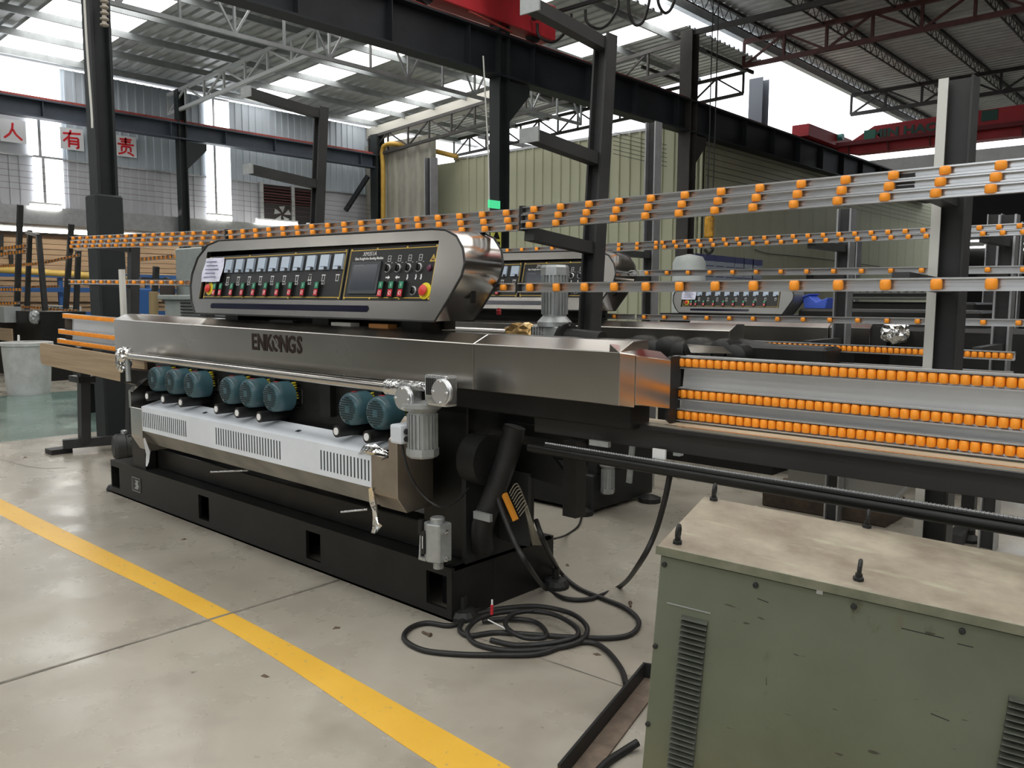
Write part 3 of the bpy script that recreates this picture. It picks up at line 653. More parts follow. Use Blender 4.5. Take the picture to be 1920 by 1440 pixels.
# lettering on the cover
a_, c_ = PY(470, 648, -.051), PY(569, 650, -.051); zc = (PY(472, 630, -.051).z + PY(472, 654, -.051).z)/2
BROWN = mat('cut_letter_brown', (.022, .013, .010), .6, spec=.2)
for i, ch in enumerate('ENKONGS'):
    x = a_.x + (c_.x-a_.x)*((.5+i)/7.)
    text('cover_letter', ch, BROWN, coverL, (x, -.0515, zc), .135, ext=.001, off=.004, sx=.86)
for k, (dx, dz, rr) in enumerate(((-.02, .025, 40), (.022, -.022, 40))):
    x = a_.x + (c_.x-a_.x)*3.5/7
    B(Matrix.Translation((x+dx, -.0532, zc+dz)) @ Matrix.Rotation(math.radians(rr), 4, 'Y')).box(-.028, .028, 0, .001, -.007, .007).build('letter_slash', STEEL, t)
# console
console(t, 0, 0, 1.47, -2.485, -.185, .27, 10, 'XM351A', 'Glass Straight-line Beveling Machine')
for x in (-2.2, -1.2, -.4): B().box(x-.08, x+.08, .1, .24, 1.40, 1.50).build('console_foot', BLACK, t)
B().box(-2.4, -.3, .24, .32, 1.43, 1.49).build('console_rear_beam', DARK, t)
# shaft tube and foil wrapped gear heads
B().cyl((-3.10, -.2, 1.174), (-.19, -.2, 1.168), .027, 18).build('drive_shaft_tube', STEELP, t, smooth=40)
def lump(c, sx, sy, sz, seed, mt, nm, par):
    rr = random.Random(seed); bm = bmesh.new(); bmesh.ops.create_icosphere(bm, subdivisions=3, radius=1)
    for v in bm.verts:
        k = 1 + rr.uniform(-.16, .12); p_ = v.co
        m_ = max(abs(p_.x), abs(p_.y), abs(p_.z)); q = p_ * (.55 + .45/m_) * k
        v.co = V((c[0] + q.x*sx, c[1] + q.y*sy, c[2] + q.z*sz)) - org(par)
    me = bpy.data.meshes.new(nm); bm.to_mesh(me); bm.free(); me.materials.append(mt); return link(nm, me, par)
gl = PY(222, 670, -.2); g_ = lump((-3.16, -.2, 1.18), .055, .05, .052, 3, CHROME, 'wrapped_gear_head', t); lump((-3.28, -.16, 1.13), .05, .05, .085, 4, CHROME, 'wrapped_gear_head', t)
B().cyl((-3.12, -.2, 1.15), (-3.12, -.2, .99), .018, 10).build('support_stub', CASTG, t)
B().bar((-3.32, -.14, 1.02), (-2.95, -.02, 1.0), .08, .1).build('shaft_bracket', BLACK, t)
# worm gearboxes at the right end
d1 = PY(757, 747, -.27); gb = B().box(d1.x-.06, d1.x+.03, -.26, -.18, d1.z-.045, d1.z+.07).build('worm_gearbox', BCAST, t, bevel=.015, seg=2)
gear_disc(t, (d1.x, -.27, d1.z), (0, -1, 0), .052, par=gb)
B().cyl((-.22, -.2, 1.17), (d1.x-.02, -.2, 1.172), .042, 16).build('shaft_collar', CHROME, gb, smooth=30)
B().cyl((d1.x-.02, -.2, 1.19), (d1.x+.09, -.2, 1.19), .022, 12).build('link_shaft', CHROME, gb, smooth=30)
d2 = PY(828, 735, -.26); gb2 = B().box(d2.x-.125, d2.x+.02, -.25, -.18, d2.z-.07, d2.z+.07).build('worm_gearbox', BCAST, t, bevel=.012, seg=2)
gear_disc(t, (d2.x, -.26, d2.z), (0, -1, 0), .053, par=gb2)
for k in range(5): B().box(d2.x-.108+k*.012, d2.x-.103+k*.012, -.257, -.245, d2.z-.02, d2.z+.055).build('rib', CASTD, gb2)
vm = PY(792, 800, -.2); v_ = vertical_motor(t, vm.x, -.2, .862, d2.z-.07, .072, CASTG, up=False, fins=22)
B().box(vm.x-.115, vm.x-.035, -.30, -.2, .925, 1.015).build('terminal_box', mat('pale_terminal_box', (.58, .62, .66), .4), v_, bevel=.012, seg=2)
for dz in (.95, .985): B().lathe((vm.x-.034, -.27, dz), (1, -.4, 0), [(.013, 0), (.013, .008), (.008, .009)], 10).build('cable_gland', DARK, v_)
B().tube(bez([(vm.x-.09, -.25, .93), (vm.x-.06, -.24, .80), PY(790, 925, -.2), PY(825, 950, -.16), PY(855, 940, -.05), PY(880, 915, .1)], 6), .006, 6).build('motor_cable', RUBBER, v_)
# motors and spindles
for px_, y in ((284, 712), (316, 716), (352, 722), (420, 733), (458, 738), (503, 746), (648, 766), (700, 772)):
    q = PY(px_, y, -.15); spindle_motor(t, q.x + .012, -.15, 1.018)
for px_, y in ((275, 741), (305, 748), (338, 754), (405, 768), (444, 776), (485, 783), (630, 808), (687, 818)):
    q = PY(px_, y, -.18); s = B().cyl((q.x, -.178, .90), (q.x, .2, .90), .033, 14).build('spindle_housing', RUBBER, t, smooth=30)
    B().lathe((q.x, -.178, .90), (0, -1, 0), [(.0195, 0), (.0195, .004)], 18).build('white_cap', WHITE, s)
for x in (-2.5, -1.55, -.55, -1.0): B().box(x-.05, x+.05, -.02, .2, .93, 1.12).build('motor_bracket', BLACK, t)
B().box(-3.0, -.35, .02, .06, .8, 1.19).build('rear_splash_plate', BLACK, t)
# water trough
x0, x1 = -2.93, -.36; tp = [(-.04, .865), (-.20, .825), (-.20, .655), (-.09, .535), (.06, .51), (.06, .53), (-.075, .56), (-.185, .665), (-.185, .81), (-.035, .85)]
TR = B().prism(tp[::-1], 'x', x0, x1).build('water_trough', WHITEP, t)
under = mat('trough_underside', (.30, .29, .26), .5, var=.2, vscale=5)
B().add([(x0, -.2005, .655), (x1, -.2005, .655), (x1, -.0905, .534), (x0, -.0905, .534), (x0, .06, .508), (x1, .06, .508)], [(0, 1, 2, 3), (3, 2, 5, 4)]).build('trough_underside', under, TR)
for (pa, pb, n_) in ((266, 350, 24), (405, 525, 25), (601, 691, 15)):
    ua, ub = PY(pa, 800, -.2).x, PY(pb, 850, -.2).x; sl = B()
    for i in range(n_):
        x = ua + (ub-ua)*i/(n_-1); sl.box(x-.0045, x+.0045, -.2012, -.195, .685, .79)
    sl.build('vent_slots', GRILLE, TR)['kind'] = 'stuff'
for px_ in (385, 560): q = PY(px_, 790+(px_-385)*.25, -.12); B(Matrix.Translation((q.x, -.12, .8465)) @ Matrix.Rotation(.25, 4, 'X')).box(-.015, .015, -.012, .012, .0, .002).build('tab_hole', GRILLE, TR)
# end boxes of the trough
eb = B().prism([(-.205, .825), (-.205, .632), (-.146, .55), (.03, .56), (.03, .825)], 'x', x1, -.16).build('trough_end_box', STEELD, t, bevel=.003)
B().prism([(-.205, .82), (-.205, .915), (-.10, 1.02), (.02, 1.02), (.02, .82)], 'x', -.225, -.16).build('trough_end_post', STEELD, eb, bevel=.003)
eb = B().prism([(-.205, .81), (-.205, .60), (-.146, .50), (.03, .50), (.03, .81)], 'x', -3.10, -2.925).build('trough_end_box', STEEL, t, bevel=.003)
B().prism([(-.205, .80), (-.205, .925), (-.06, 1.04), (.08, 1.04), (.08, .80)], 'x', -3.12, -3.09).build('trough_end_post', STEEL, eb, bevel=.003)
B().prism([(-.205, .925), (-.06, 1.04), (-.06, 1.035), (-.205, .92)], 'x', -3.11, -3.04).build('post_flange', STEELP, eb)
def film(pts, nm, mt, seed, amp=.012):
    rr = random.Random(seed); n = len(pts); q = B(); ps_ = []
    for a, b in pts:
        for k in range(4):
            f = k/3; p_ = V(a).lerp(V(b), f); ps_.append(p_ + V((rr.uniform(-amp, amp), rr.uniform(-amp, amp)*1.4, rr.uniform(-amp, amp))))
    q.add(ps_, [(i*4+k, i*4+k+1, (i+1)*4+k+1, (i+1)*4+k) for i in range(n-1) for k in range(3)]); return q.build(nm, mt, t)
film([((-.47, -.215, .80), (-.36, -.22, .83)), ((-.42, -.19, .86), (-.30, -.22, .85)), ((-.36, -.16, .89), (-.24, -.2, .83)), ((-.3, -.2, .84), (-.23, -.215, .81))], 'torn_film', CHROME, 5, .016)
film([((-.375, -.21, .655), (-.34, -.21, .665)), ((-.37, -.2, .58), (-.325, -.2, .60)), ((-.365, -.19, .50), (-.315, -.19, .50)), ((-.385, -.19, .45), (-.29, -.19, .47)), ((-.37, -.2, .415), (-.31, -.2, .43))], 'torn_film', CHROME, 8, .012)
film([((-2.93, -.19, .60), (-2.88, -.19, .61)), ((-2.95, -.17, .50), (-2.89, -.17, .50)), ((-2.98, -.15, .43), (-2.92, -.16, .42)), ((-3.0, -.14, .39), (-2.95, -.16, .385))], 'torn_film', WHITEP, 9, .012)
# rods lying on the base under the trough
for a, b in (((395, 885), (465, 882)), ((640, 960), (690, 955))):
    p0, p1 = PY(a[0], a[1], -.02), PY(b[0], b[1], -.02); B().cyl(p0, p1, .006, 6).build('rod', CHROME, t)
# hand oil pump
pc = PY(822, 1008, -.06); pu = B().prism([(pc.x-.06, -.10), (pc.x-.015, -.125), (pc.x+.055, -.105), (pc.x+.055, -.02), (pc.x-.06, -.02)], 'z', .325, .515).build('oil_pump', CASTG, t, bevel=.006)
B().lathe((pc.x, -.065, .515), (0, 0, 1), [(.036, 0), (.036, .02), (.03, .026)], 18).build('filler_cap', CASTG, pu, smooth=30)
B().cyl((pc.x, -.06, .326), (pc.x, -.06, .285), .026, 14).build('pump_foot', CASTG, pu)
B().cyl((pc.x-.085, -.105, .33), (pc.x-.082, -.10, .45), .006, 8).build('lever', CASTG, pu); B().cyl((pc.x-.082, -.10, .445), (pc.x-.08, -.10, .52), .014, 10).build('lever_grip', RUBBER, pu)
B().box(pc.x-.09, pc.x-.04, -.11, -.09, .32, .335).build('lever_pivot', CASTG, pu)
B().prism([(pc.x-.052, .37), (pc.x-.044, .36), (pc.x-.032, .36), (pc.x-.026, .37), (pc.x-.026, .465), (pc.x-.034, .475), (pc.x-.045, .475), (pc.x-.052, .465)], 'y', -.128, -.105).build('sight_glass', RUBBER, pu)
B().box(pc.x-.041, pc.x-.037, -.13, -.127, .39, .45).build('sight_line', PRINT, pu)
B().box(-.09, .0, -.04, .0, .30, .5).build('pump_bracket', BLACK, t)
for z in (.345, .48): B().lathe((pc.x+.055, -.07, z), (1, 0, 0), [(.012, 0), (.012, .016), (.006, .02)], 8).build('pump_bolt', CHROME, pu)
# right hand end: pulley guard, hose bundle, terminal rail
B().cyl((-.02, .18, .80), (.10, .18, .80), .13, 22).build('pulley_guard', RUBBER, t, smooth=30)
B().tube(bez([PY(965, 800, .22), PY(950, 860, .2), PY(925, 930, .16), PY(905, 985, .14), PY(905, 1030, .2)], 6), .055, 12).build('hose_bundle', RUBBER, t, smooth=60)
q = PY(912, 967, .1); B().box(q.x-.06, q.x+.05, .07, .09, q.z-.018, q.z+.018).build('hose_strap', CASTG, t)
te = B(Matrix.Translation(PY(958, 948, .18)) @ Matrix.Rotation(math.radians(-33), 4, 'Y')).box(-.012, .012, -.02, .0, -.075, .065).build('terminal_rail', ORT, t)
B(Matrix.Translation(PY(954, 948, .18)) @ Matrix.Rotation(math.radians(-33), 4, 'Y')).box(-.03, -.012, -.02, .0, -.075, .065).build('terminal_base', RUBBER, te)
for k in range(9):
    s = PY(955, 925, .17) + V((.0085*k, 0, -.0125*k)); B().tube(bez([s, s + V((.03, .02, .05)), PY(985, 940 + k*2, .25), PY(1000 - k, 985, .25), PY(1015 - k*2, 1022, .3)], 4), .003, 5).build('control_wire', mat('clear_wire', (.22, .20, .15), .4), te)
B().box(-.03, .20, .34, .36, .35, .72).build('terminal_plate', DGREY, t)
B().prism([(.02, .86), (.30, .86), (.50, .68), (.42, .68), (.02, .72)], 'y', .36, .38).build('gusset_plate', BLACK, t)
B().box(-.05, .55, .42, .58, .90, 1.17).build('rear_frame_beam', BLACK, t)
B().box(.42, .50, .34, .42, .55, .92).build('hanging_arm', BLACK, t)
# conveyor drive on the back of the machine
vq = PY(1040, 560, .55)
gm = vertical_motor(t, vq.x, .55, PY(1040, 612, .55).z, PY(1040, 497, .55).z, .068, CASTG, up=True, fins=22, name='drive_motor')
gz = PY(1020, 630, .55).z
gb3 = B().box(vq.x-.10, vq.x+.07, .48, .62, gz-.06, gz+.06).build('drive_gearbox', CASTG, t, bevel=.012)
for k in range(5): B().box(vq.x-.09+k*.018, vq.x-.083+k*.018, .472, .482, gz-.05, gz+.05).build('rib', CHROME, gb3)
gear_disc(t, (vq.x+.085, .55, gz), (1, -.25, 0), .07, RUBBER, gb3)
B().cyl((vq.x+.09, .55, gz), (vq.x+.30, .55, gz-.01), .045, 14).build('output_shaft', RUBBER, gb3, smooth=30)
lump((vq.x-.2, .55, gz+.005), .12, .06, .06, 12, mat('amber_film', (.55, .36, .14), .15, .6, bump=.7, bscale=25), 'wrapped_coupling', gb3)
B().cyl((-.6, .55, gz), (vq.x-.25, .55, gz), .03, 14).build('drive_shaft', STEELP, gb3, smooth=30)
ln = PY(935, 583, .5); B().lathe((ln.x, .5, ln.z-.02), (0, 0, 1), [(.012, 0), (.014, .02), (.008, .035)], 8).build('red_lamp', REDB, t)
# chutes lying between console and cover
for x, wd, mt in ((-.95, .18, WPIPE), (-1.55, .25, DARK), (-.62, .16, mat('orange_board', (.5, .22, .06), .6))): B().box(x-wd/2, x+wd/2, .06, .12, 1.43, 1.455).build('cover_clamp', mt, t)
q = PY(233, 585, .14); B().box(q.x-.028, q.x+.028, .12, .15, 1.42, PY(233, 505, .14).z).build('corner_post', WPIPE, t)
# ------------------------------------------------------------------ conveyors
def roller_mesh(nm, r, h, n=10):
    return B().lathe((0, 0, -h/2), (0, 0, 1), [(r*.8, 0), (r, h*.16), (r, h*.84), (r*.8, h)], n).mesh(nm, ORANGE, 50)
RM_U = roller_mesh('rail_roller', .0185, .0285); RM_R = roller_mesh('row_roller', .0163, .0335); RM_S = roller_mesh('small_roller', .015, .027, 8)
def yp(z, y0): return y0 + .07*(z - 1.3)
def rail(t, xa, xb, za, zb, y0, ht, first=None, pitch=None, rm=None, name='guide_rail', nlim=None, mt=ALU, stuff=False):
    """extruded channel rail between (xa,za) and (xb,zb) with orange rollers standing in it"""
    y = yp((za+zb)/2, y0); pr = [(0, ht/2), (.030, ht/2), (.030, ht/2-.0055), (.004, ht/2-.0055), (.004, ht*.14), (.007, ht*.12), (.007, -ht*.12), (.004, -ht*.14), (.004, -ht/2+.0055), (.030, -ht/2+.0055), (.030, -ht/2), (0, -ht/2)]
    b = B(); n = len(pr)
    P = [[(x, y + .018 - q[0], z + q[1]) for q in pr] for x, z in ((xa, za), (xb, zb))]
    o = b.rings(P).build(name, mt, t)
    if first is not None:
        x = first; k = 0; sb = B()
        while x < xb - .012:
            z = za + (zb-za)*(x-xa)/(xb-xa)
            if stuff:
                r, h = .0155, ht*.86; sb.lathe((x, y-.004, z-h/2), (0, 0, 1), [(r*.8, 0), (r, h*.2), (r, h*.8), (r*.8, h)], 6)
            else: link('roller', rm, o, (x, y + (.001 if name == 'roller_row' else -.010), z))
            x += pitch; k += 1
            if nlim and k >= nlim: break
        if stuff: sb.build('roller_strip', ORANGE, o)['kind'] = 'stuff'
    return o
def cplate(t, x, y, z0, z1): B().box(x-.008, x+.012, y-.012, y+.03, z0, z1).build('joint_plate', RUBBER, t)
def arm_post(t, x, ytip, zs, ytop, ztop, wd=.085, mt=DGREY, foot=0, name='post'):
    """leaning H-section post with forward arms that carry the rails"""
    lean = math.tan(math.radians(4.0)); Y0 = lambda z: ytop - (ztop - z)*lean; Y = lambda z: Y0(z) if z > 0 else Y0(foot)
    b = B()
    for a in (-1, 1): b.bar((x + a*wd*.46, Y(0), 0), (x + a*wd*.46, Y(ztop), ztop), .012, wd, (0, 1, 0)) if False else b.add(
        [(x+a*wd*.5-(.012 if a > 0 else 0), Y(0)-wd/2, foot), (x+a*wd*.5+(0 if a > 0 else .012), Y(0)-wd/2, foot), (x+a*wd*.5+(0 if a > 0 else .012), Y(0)+wd/2, foot), (x+a*wd*.5-(.012 if a > 0 else 0), Y(0)+wd/2, foot)] +
        [(x+a*wd*.5-(.012 if a > 0 else 0), ytop-wd/2, ztop), (x+a*wd*.5+(0 if a > 0 else .012), ytop-wd/2, ztop), (x+a*wd*.5+(0 if a > 0 else .012), ytop+wd/2, ztop), (x+a*wd*.5-(.012 if a > 0 else 0), ytop+wd/2, ztop)],
        [(0,3,2,1),(4,5,6,7),(0,1,5,4),(1,2,6,5),(2,3,7,6),(3,0,4,7)])
    b.add([(x-wd/2+.01, Y(0)-.01, foot), (x+wd/2-.01, Y(0)-.01, foot), (x+wd/2-.01, Y(0)+.01, foot), (x-wd/2+.01, Y(0)+.01, foot), (x-wd/2+.01, ytop-.01, ztop), (x+wd/2-.01, ytop-.01, ztop), (x+wd/2-.01, ytop+.01, ztop), (x-wd/2+.01, ytop+.01, ztop)],
          [(0,3,2,1),(4,5,6,7),(0,1,5,4),(1,2,6,5),(2,3,7,6),(3,0,4,7)])
    o = b.build(name, mt, t)
    B().box(x-.10, x+.10, Y(0)-.14, Y(0)+.12, foot, foot+.02).build('post_foot', mt, o)
    for z, plate in zs:
        ar = B().bar((x, Y(z)+.0, z), (x, ytip, z + (Y(z)-ytip)*lean*1.3), .062, .062).build('rail_arm', mt, o)
        if plate: B().box(x-.06, x+.06, ytip-.01, ytip, z + (Y(z)-ytip)*lean*1.3-.035, z + (Y(z)-ytip)*lean*1.3+.035).build('arm_plate', CASTG, ar)
    return o

# right outfeed conveyor of the main machine
t = thing('roller_conveyor', 'foreground outfeed conveyor with rows of orange rollers reaching out of the right edge', 'conveyor', (1.8, .3, 0))
for k, dz in enumerate((.0, .0365, .073)): rail(t, .135, 3.40, 2.022-dz, 2.036-dz, .31, .0345, .215 + (.0 if k == 0 else -.012*k) , .1655, RM_U)
rail(t, .135, 3.40, 1.647, 1.652, .31, .046, .215, .1655, roller_mesh('wide_roller', .019, .036))
cplate(t, .13, .36, 1.925, 2.045); cplate(t, .13, .335, 1.62, 1.675)
for z, f in ((1.336, 1.064), (1.206, 1.05), (1.118, 1.075)):
    rail(t, f-.025, 3.40, z-.003, z+.001, .30, .053, f+.012, .0335, RM_R, 'roller_row')
B().add([(1.05, .335, 1.06), (3.40, .335, 1.06), (3.40, .345, 1.36), (1.07, .345, 1.36), (1.07, .36, 1.06), (3.40, .36, 1.06), (3.40, .365, 1.36), (1.07, .365, 1.36)], [(0,1,2,3),(7,6,5,4),(0,4,5,1),(1,5,6,2),(2,6,7,3),(3,7,4,0)]).build('backing_sheet', SHEET, t)
B().prism([(1.12, 1.375), (1.30, 1.38), (1.26, 1.405), (1.10, 1.41)], 'y', .30, .31).build('top_flap', STEELP, t)
B().box(.38, 3.40, .17, .27, .975, 1.072).build('side_beam', mat('outfeed_beam_paint', (.024, .023, .022), .45, var=.1), t, bevel=.004)
B().box(.75, 3.40, .155, .30, 1.072, 1.082).build('wooden_strip', mat('pale_wood_strip', (.50, .42, .30), .6, var=.15, vscale=5, stretch=(.3, 3, 3)), t)
B().box(.75, 3.40, .15, .165, 1.066, 1.088).build('steel_edge', STEELP, t)
B().box(.9, 3.40, .14, .15, 1.06, 1.075).build('film_edge', RUBBER, t)
B().cyl((.40, .12, .912), (3.40, .12, .905), .024, 16).build('round_tube', BLACK, t, smooth=40)
ch = B()
for i in range(226):
    x = .50 + i*.0128; z = .944 - i*.00002
    ch.lathe((x, .115, z-.005), (0, 0, 1), [(.0045, 0), (.0062, .005), (.0045, .010)], 6)
    if i < 225: ch.bar((x, .115, z), (x+.0128, .115, z), .003, .006)
ch.build('roller_chain', ALU, t)['kind'] = 'stuff'
B().box(.5, 3.40, .10, .135, .930, .938).build('chain_guide', DARK, t)
q = PY(1130, 830, .14); B().box(q.x-.05, q.x+.05, .11, .13, q.z-.012, q.z+.012).build('chain_clip', CASTG, t)
q = PY(1240, 850, .16); B().box(q.x-.03, q.x+.03, .14, .15, q.z-.02, q.z+.02).build('white_tag', WHITE, t)
# the pale right post (H-section, silver flange) 
arm = None
pz_ = 2.47; b = B(); xx = 1.905; yy = .98
b.box(xx-.058, xx-.05, yy-.05, yy+.05, .0, pz_); b.box(xx+.05, xx+.058, yy-.05, yy+.05, 0, pz_); b.box(xx-.05, xx+.05, yy-.008, yy+.008, 0, pz_)
po = b.build('upright', DGREY, t); B().box(xx-.066, xx-.03, yy-.058, yy-.05, 0, pz_).build('upright_face', mat('pale_flange', (.62, .62, .58), .45, .3), po)
B().box(xx-.1, xx+.1, yy-.2, yy+.2, 0, .02).build('upright_foot', DGREY, po)
for z in (1.12, 1.65, 1.99): B().bar((xx, yy-.04, z), (xx, .37, z+.02), .06, .05).build('rail_arm', DGREY, po)
for x in (2.75, 3.3): B().box(x-.035, x+.035, .19, .26, .0, .98).build('leg', DGREY, t)

# centre guide rails behind the console on leaning posts
t = thing('guide_rail_stand', 'tall leaning posts with forward arms carrying the guide rails behind the long console', 'stand', (-1.2, .9, 0))
for k, dz in enumerate((.0, .0365, .073)): rail(t, -2.70, .118, 2.052-dz, 2.016-dz, .31, .0345, -2.627 + .012*k, .1663, RM_U)
rail(t, -3.2, .118, 1.693, 1.647, .31, .044, -3.12, .1663, RM_U)
cplate(t, -2.695, .36, 1.955, 2.075)
arm_post(t, .165, .375, ((1.86, 0), (2.33, 1), (2.93, 1)), .985, 2.985, .09, foot=.96)
arm_post(t, -2.40, .375, ((1.86, 0), (2.42, 1), (2.93, 1)), .985, 2.985, .075)
B().box(.0, .45, .40, .96, .90, .96).build('post_shelf', BLACK, t)

# left infeed conveyor
t = thing('roller_conveyor', 'infeed conveyor left of the machine with three orange roller strips above a wood board', 'conveyor', (-5, .4, 0))
for k, dz in enumerate((.0, .0385, .077)): rail(t, -5.60, -2.72, 2.136-dz, 2.056-dz, .31, .036, -5.50 - .02*k, .1663, RM_U)
rail(t, -5.60, -2.9, 1.727, 1.695, .31, .042, -5.50, .1663, RM_U)
for x, z in ((-5.6, 2.1), (-5.6, 1.73)): cplate(t, x, .35, z-.1 if z > 2 else z-.03, z+.06 if z > 2 else z+.03)
for z0, z1, xl in ((1.404, 1.375, -5.70), (1.252, 1.222, -5.80), (1.16, 1.128, -5.82)):
    rail(t, xl, -3.7, z0, z1, .30, .046, xl+.02, .0335, None, 'roller_row', stuff=True)
B().add([(-5.6, .335, 1.12), (-3.7, .335, 1.09), (-3.7, .345, 1.39), (-5.6, .345, 1.42), (-5.6, .35, 1.12), (-3.7, .35, 1.09), (-3.7, .36, 1.39), (-5.6, .36, 1.42)], [(0,1,2,3),(7,6,5,4),(0,4,5,1),(1,5,6,2),(2,6,7,3),(3,7,4,0)]).build('backing_sheet', SHEET, t)
B().box(-5.75, -5.6, .33, .36, 1.19, 1.40).build('end_block', RUST, t)
for x in (-5.68, -4.15):
    lean = .07
    B().bar((x, .88, 0), (x, 1.0, 2.15), .09, .09).build('post', DGREY, t)
    for z in (1.25, 1.7, 2.06): B().bar((x, .94, z), (x, .37, z+.03), .05, .05).build('rail_arm', DGREY, t)
B().prism([(-6.23, .0), (-6.05, .0), (-6.05, .05), (-6.23, .05)], 'y', .25, .45).build('foot_pad', RUBBER, t)
f0, f1 = PZ(118, 832, .09), PZ(232, 800, .09)
B().bar((-6.05, .36, .10), (-5.75, 1.5, .10), .08, .09).build('foot_bar', DGREY, t)
B().bar((-6.0, .55, .10), (-5.80, .50, .86), .10, .09, (0, 1, 0)).build('leg', DGREY, t)
B().box(-5.98, -5.72, .42, .58, .74, .80).build('leg_collar', BLACK, t); B().bar((-5.82, .50, .82), (-5.78, .48, 1.10), .09, .08, (0, 1, 0)).build('leg_head', BLACK, t)
B().bar((-5.86, .46, .92), (-6.02, .42, .95), .05, .05).build('clamp_screw', DARK, t)
B().box(-4.66, -4.56, .55, .65, 0, 1.12).build('leg', BLACK, t)
# wood board standing below the infeed
bd = []
for a in range(7): bd.append((-5.86 + .05 - .05*math.cos(a*math.pi/12), 1.09 + .05*math.sin(a*math.pi/12)))
o_ = [(-5.86, 1.0), (-5.86, 1.09), (-5.845, 1.13), (-5.80, 1.145), (-3.6, 1.10), (-3.6, .885), (-5.80, .935), (-5.845, .95)]
tag(B().prism(o_, 'y', .13, .155).build('wood_board', WOOD, bevel=.003), 'long light wood board with rounded end under the infeed conveyor', 'board')
mo = thing('pump_motor', 'small dark round motor on the floor left of the black base', 'motor', PZ(222, 825, 0))
c = PY(222, 800, .55)
B().lathe((c.x-.02, .50, .16), (.25, 1, 0), [(.10, 0), (.125, .03), (.125, .1), (.115, .11), (.115, .25), (.07, .27)], 20).build('motor_housing', CASTD, mo, smooth=35)
for k in range(12): a = k*math.pi/6; B().bar((c.x+.0+math.cos(a)*.118, .61, .16+math.sin(a)*.118), (c.x+.05+math.cos(a)*.118, .74, .16+math.sin(a)*.118), .008, .02, (math.cos(a), 0, math.sin(a))).build('cooling_fin', CASTD, mo)
B().box(c.x-.04, c.x+.07, .58, .72, .0, .06).build('motor_foot', CASTD, mo)
B().lathe((c.x, .6, .28), (0, 0, 1), [(.03, 0), (.03, .03), (.015, .04)], 10).build('lifting_cap', GALV, mo)

# ------------------------------------------------------------------ second machine row
t = thing('glass_edging_machine', 'second glass edging machine standing behind the foreground one, mostly hidden', 'machine', (-2.8, 2.7, 0))
DX, DY = -.74, 2.30
b = B(); b.box(-4.7, -.70, DY-.2, DY+.62, .03, .30); b.build('base', DARK, t, bevel=.01)
for x, y in ((-.62, DY+.45), (-.78, DY-.22), (-2.5, DY-.22)): B().lathe((x, y, 0), (0, 0, 1), [(.09, 0), (.09, .035), (.05, .05), (.02, .06)], 10).build('levelling_foot', RUBBER, t)
b = B(); b.box(-4.4, -.74, DY+.1, DY+.6, .3, 1.17); b.build('body_frame', BLACK, t, bevel=.01)
B().box(-.78, -.70, DY-.15, DY+.6, .30, .62).build('end_casing', DARK, t)
B().prism([(y + DY, z) for y, z in PR], 'x', -4.4, .28).build('cover_panel', STEEL, t, bevel=.003)
console(t, DX, DY, 1.49, -2.485, -.185, .27, 10, 'ZM10', 'Glass Straight-line Grinding Machine', paper=False)
B().box(-2.9, -.95, DY+.1, DY+.3, 1.40, 1.5).build('console_foot', BLACK, t)
q = PY(1140, 880, 2.2); vertical_motor(t, q.x, 2.2, PY(1140, 925, 2.2).z, PY(1140, 868, 2.2).z, .05, CASTG, up=False, fins=16)
for k in range(9):
    q = PY(1170 + k*26, 640, DY-.12); B().lathe((q.x, DY-.15, 1.22 + .03*(k % 2)), (0, 1, 0), [(.06, 0), (.085, .02), (.09, .1), (.07, .3)], 14).build('spindle_motor', BLACK, t, smooth=40)
B().cyl((-.5, DY+.1, 1.36), (.75, DY+.12, 1.22), .06, 14).build('duct_hose', RUBBER, t, smooth=40)
B().box(-.4, .9, DY+.0, DY+.5, .95, 1.3).build('outfeed_drive', BLACK, t, bevel=.02)
B().box(.0, .05, DY-.25, DY-.2, .55, .95).build('hanging_arm', PGREY, t); 
q = PY(1183, 865, 2.2); B(Matrix.Translation(q) @ Matrix.Rotation(.08, 4, 'Y')).box(-.02, .02, -.01, .01, -.16, .16).build('hanging_lever', CASTG, t)
t = thing('roller_conveyor', 'second conveyor behind with paired slim rails and two rows of small orange rollers', 'conveyor', (.8, 2.6, 0))
Y2 = 2.55
def zat(px_, py_, y): return PY(px_, py_, y).z
for k, dz in enumerate((.0, .034)): rail(t, -.48, 1.35 if False else 2.2, zat(1240, 452, Y2+.05)-.012-dz, zat(1785, 428, Y2+.05)-.006-dz, Y2, .032, -.459 + .02*k, .0995, RM_S)
for k, dz in enumerate((.0, .034)): rail(t, -3.6, -.50, zat(1240, 452, Y2+.05)-.02-dz, zat(1240, 452, Y2+.05)-.012-dz, Y2, .032, -3.5, .166, RM_S)
rail(t, -.66, 2.2, zat(1190, 512, Y2), zat(1920, 506, Y2), Y2, .044, -.406-.173, .1745, RM_S); rail(t, -3.4, -.68, zat(1190, 512, Y2), zat(1190, 512, Y2), Y2, .044, -3.3, .1745, RM_S)
rail(t, -.66, 2.2, zat(1180, 594, Y2), zat(1920, 605, Y2), Y2, .042, -.58, .1745, RM_S)
rail(t, -1.3, -.68, zat(1180, 594, Y2), zat(1180, 594, Y2), Y2, .042, -1.2, .1745, RM_S)
rail(t, zat(0,0,1)*0 + PY(1410, 645, Y2).x, PY(1903, 668, Y2).x, zat(1410, 645, Y2), zat(1903, 668, Y2), Y2, .05, PY(1416, 645, Y2).x, .0352, RM_R, 'roller_row')
rail(t, PY(1400, 675, Y2).x, PY(1900, 703, Y2).x, zat(1400, 677, Y2), zat(1900, 705, Y2), Y2, .05, PY(1404, 675, Y2).x, .0352, RM_R, 'roller_row')
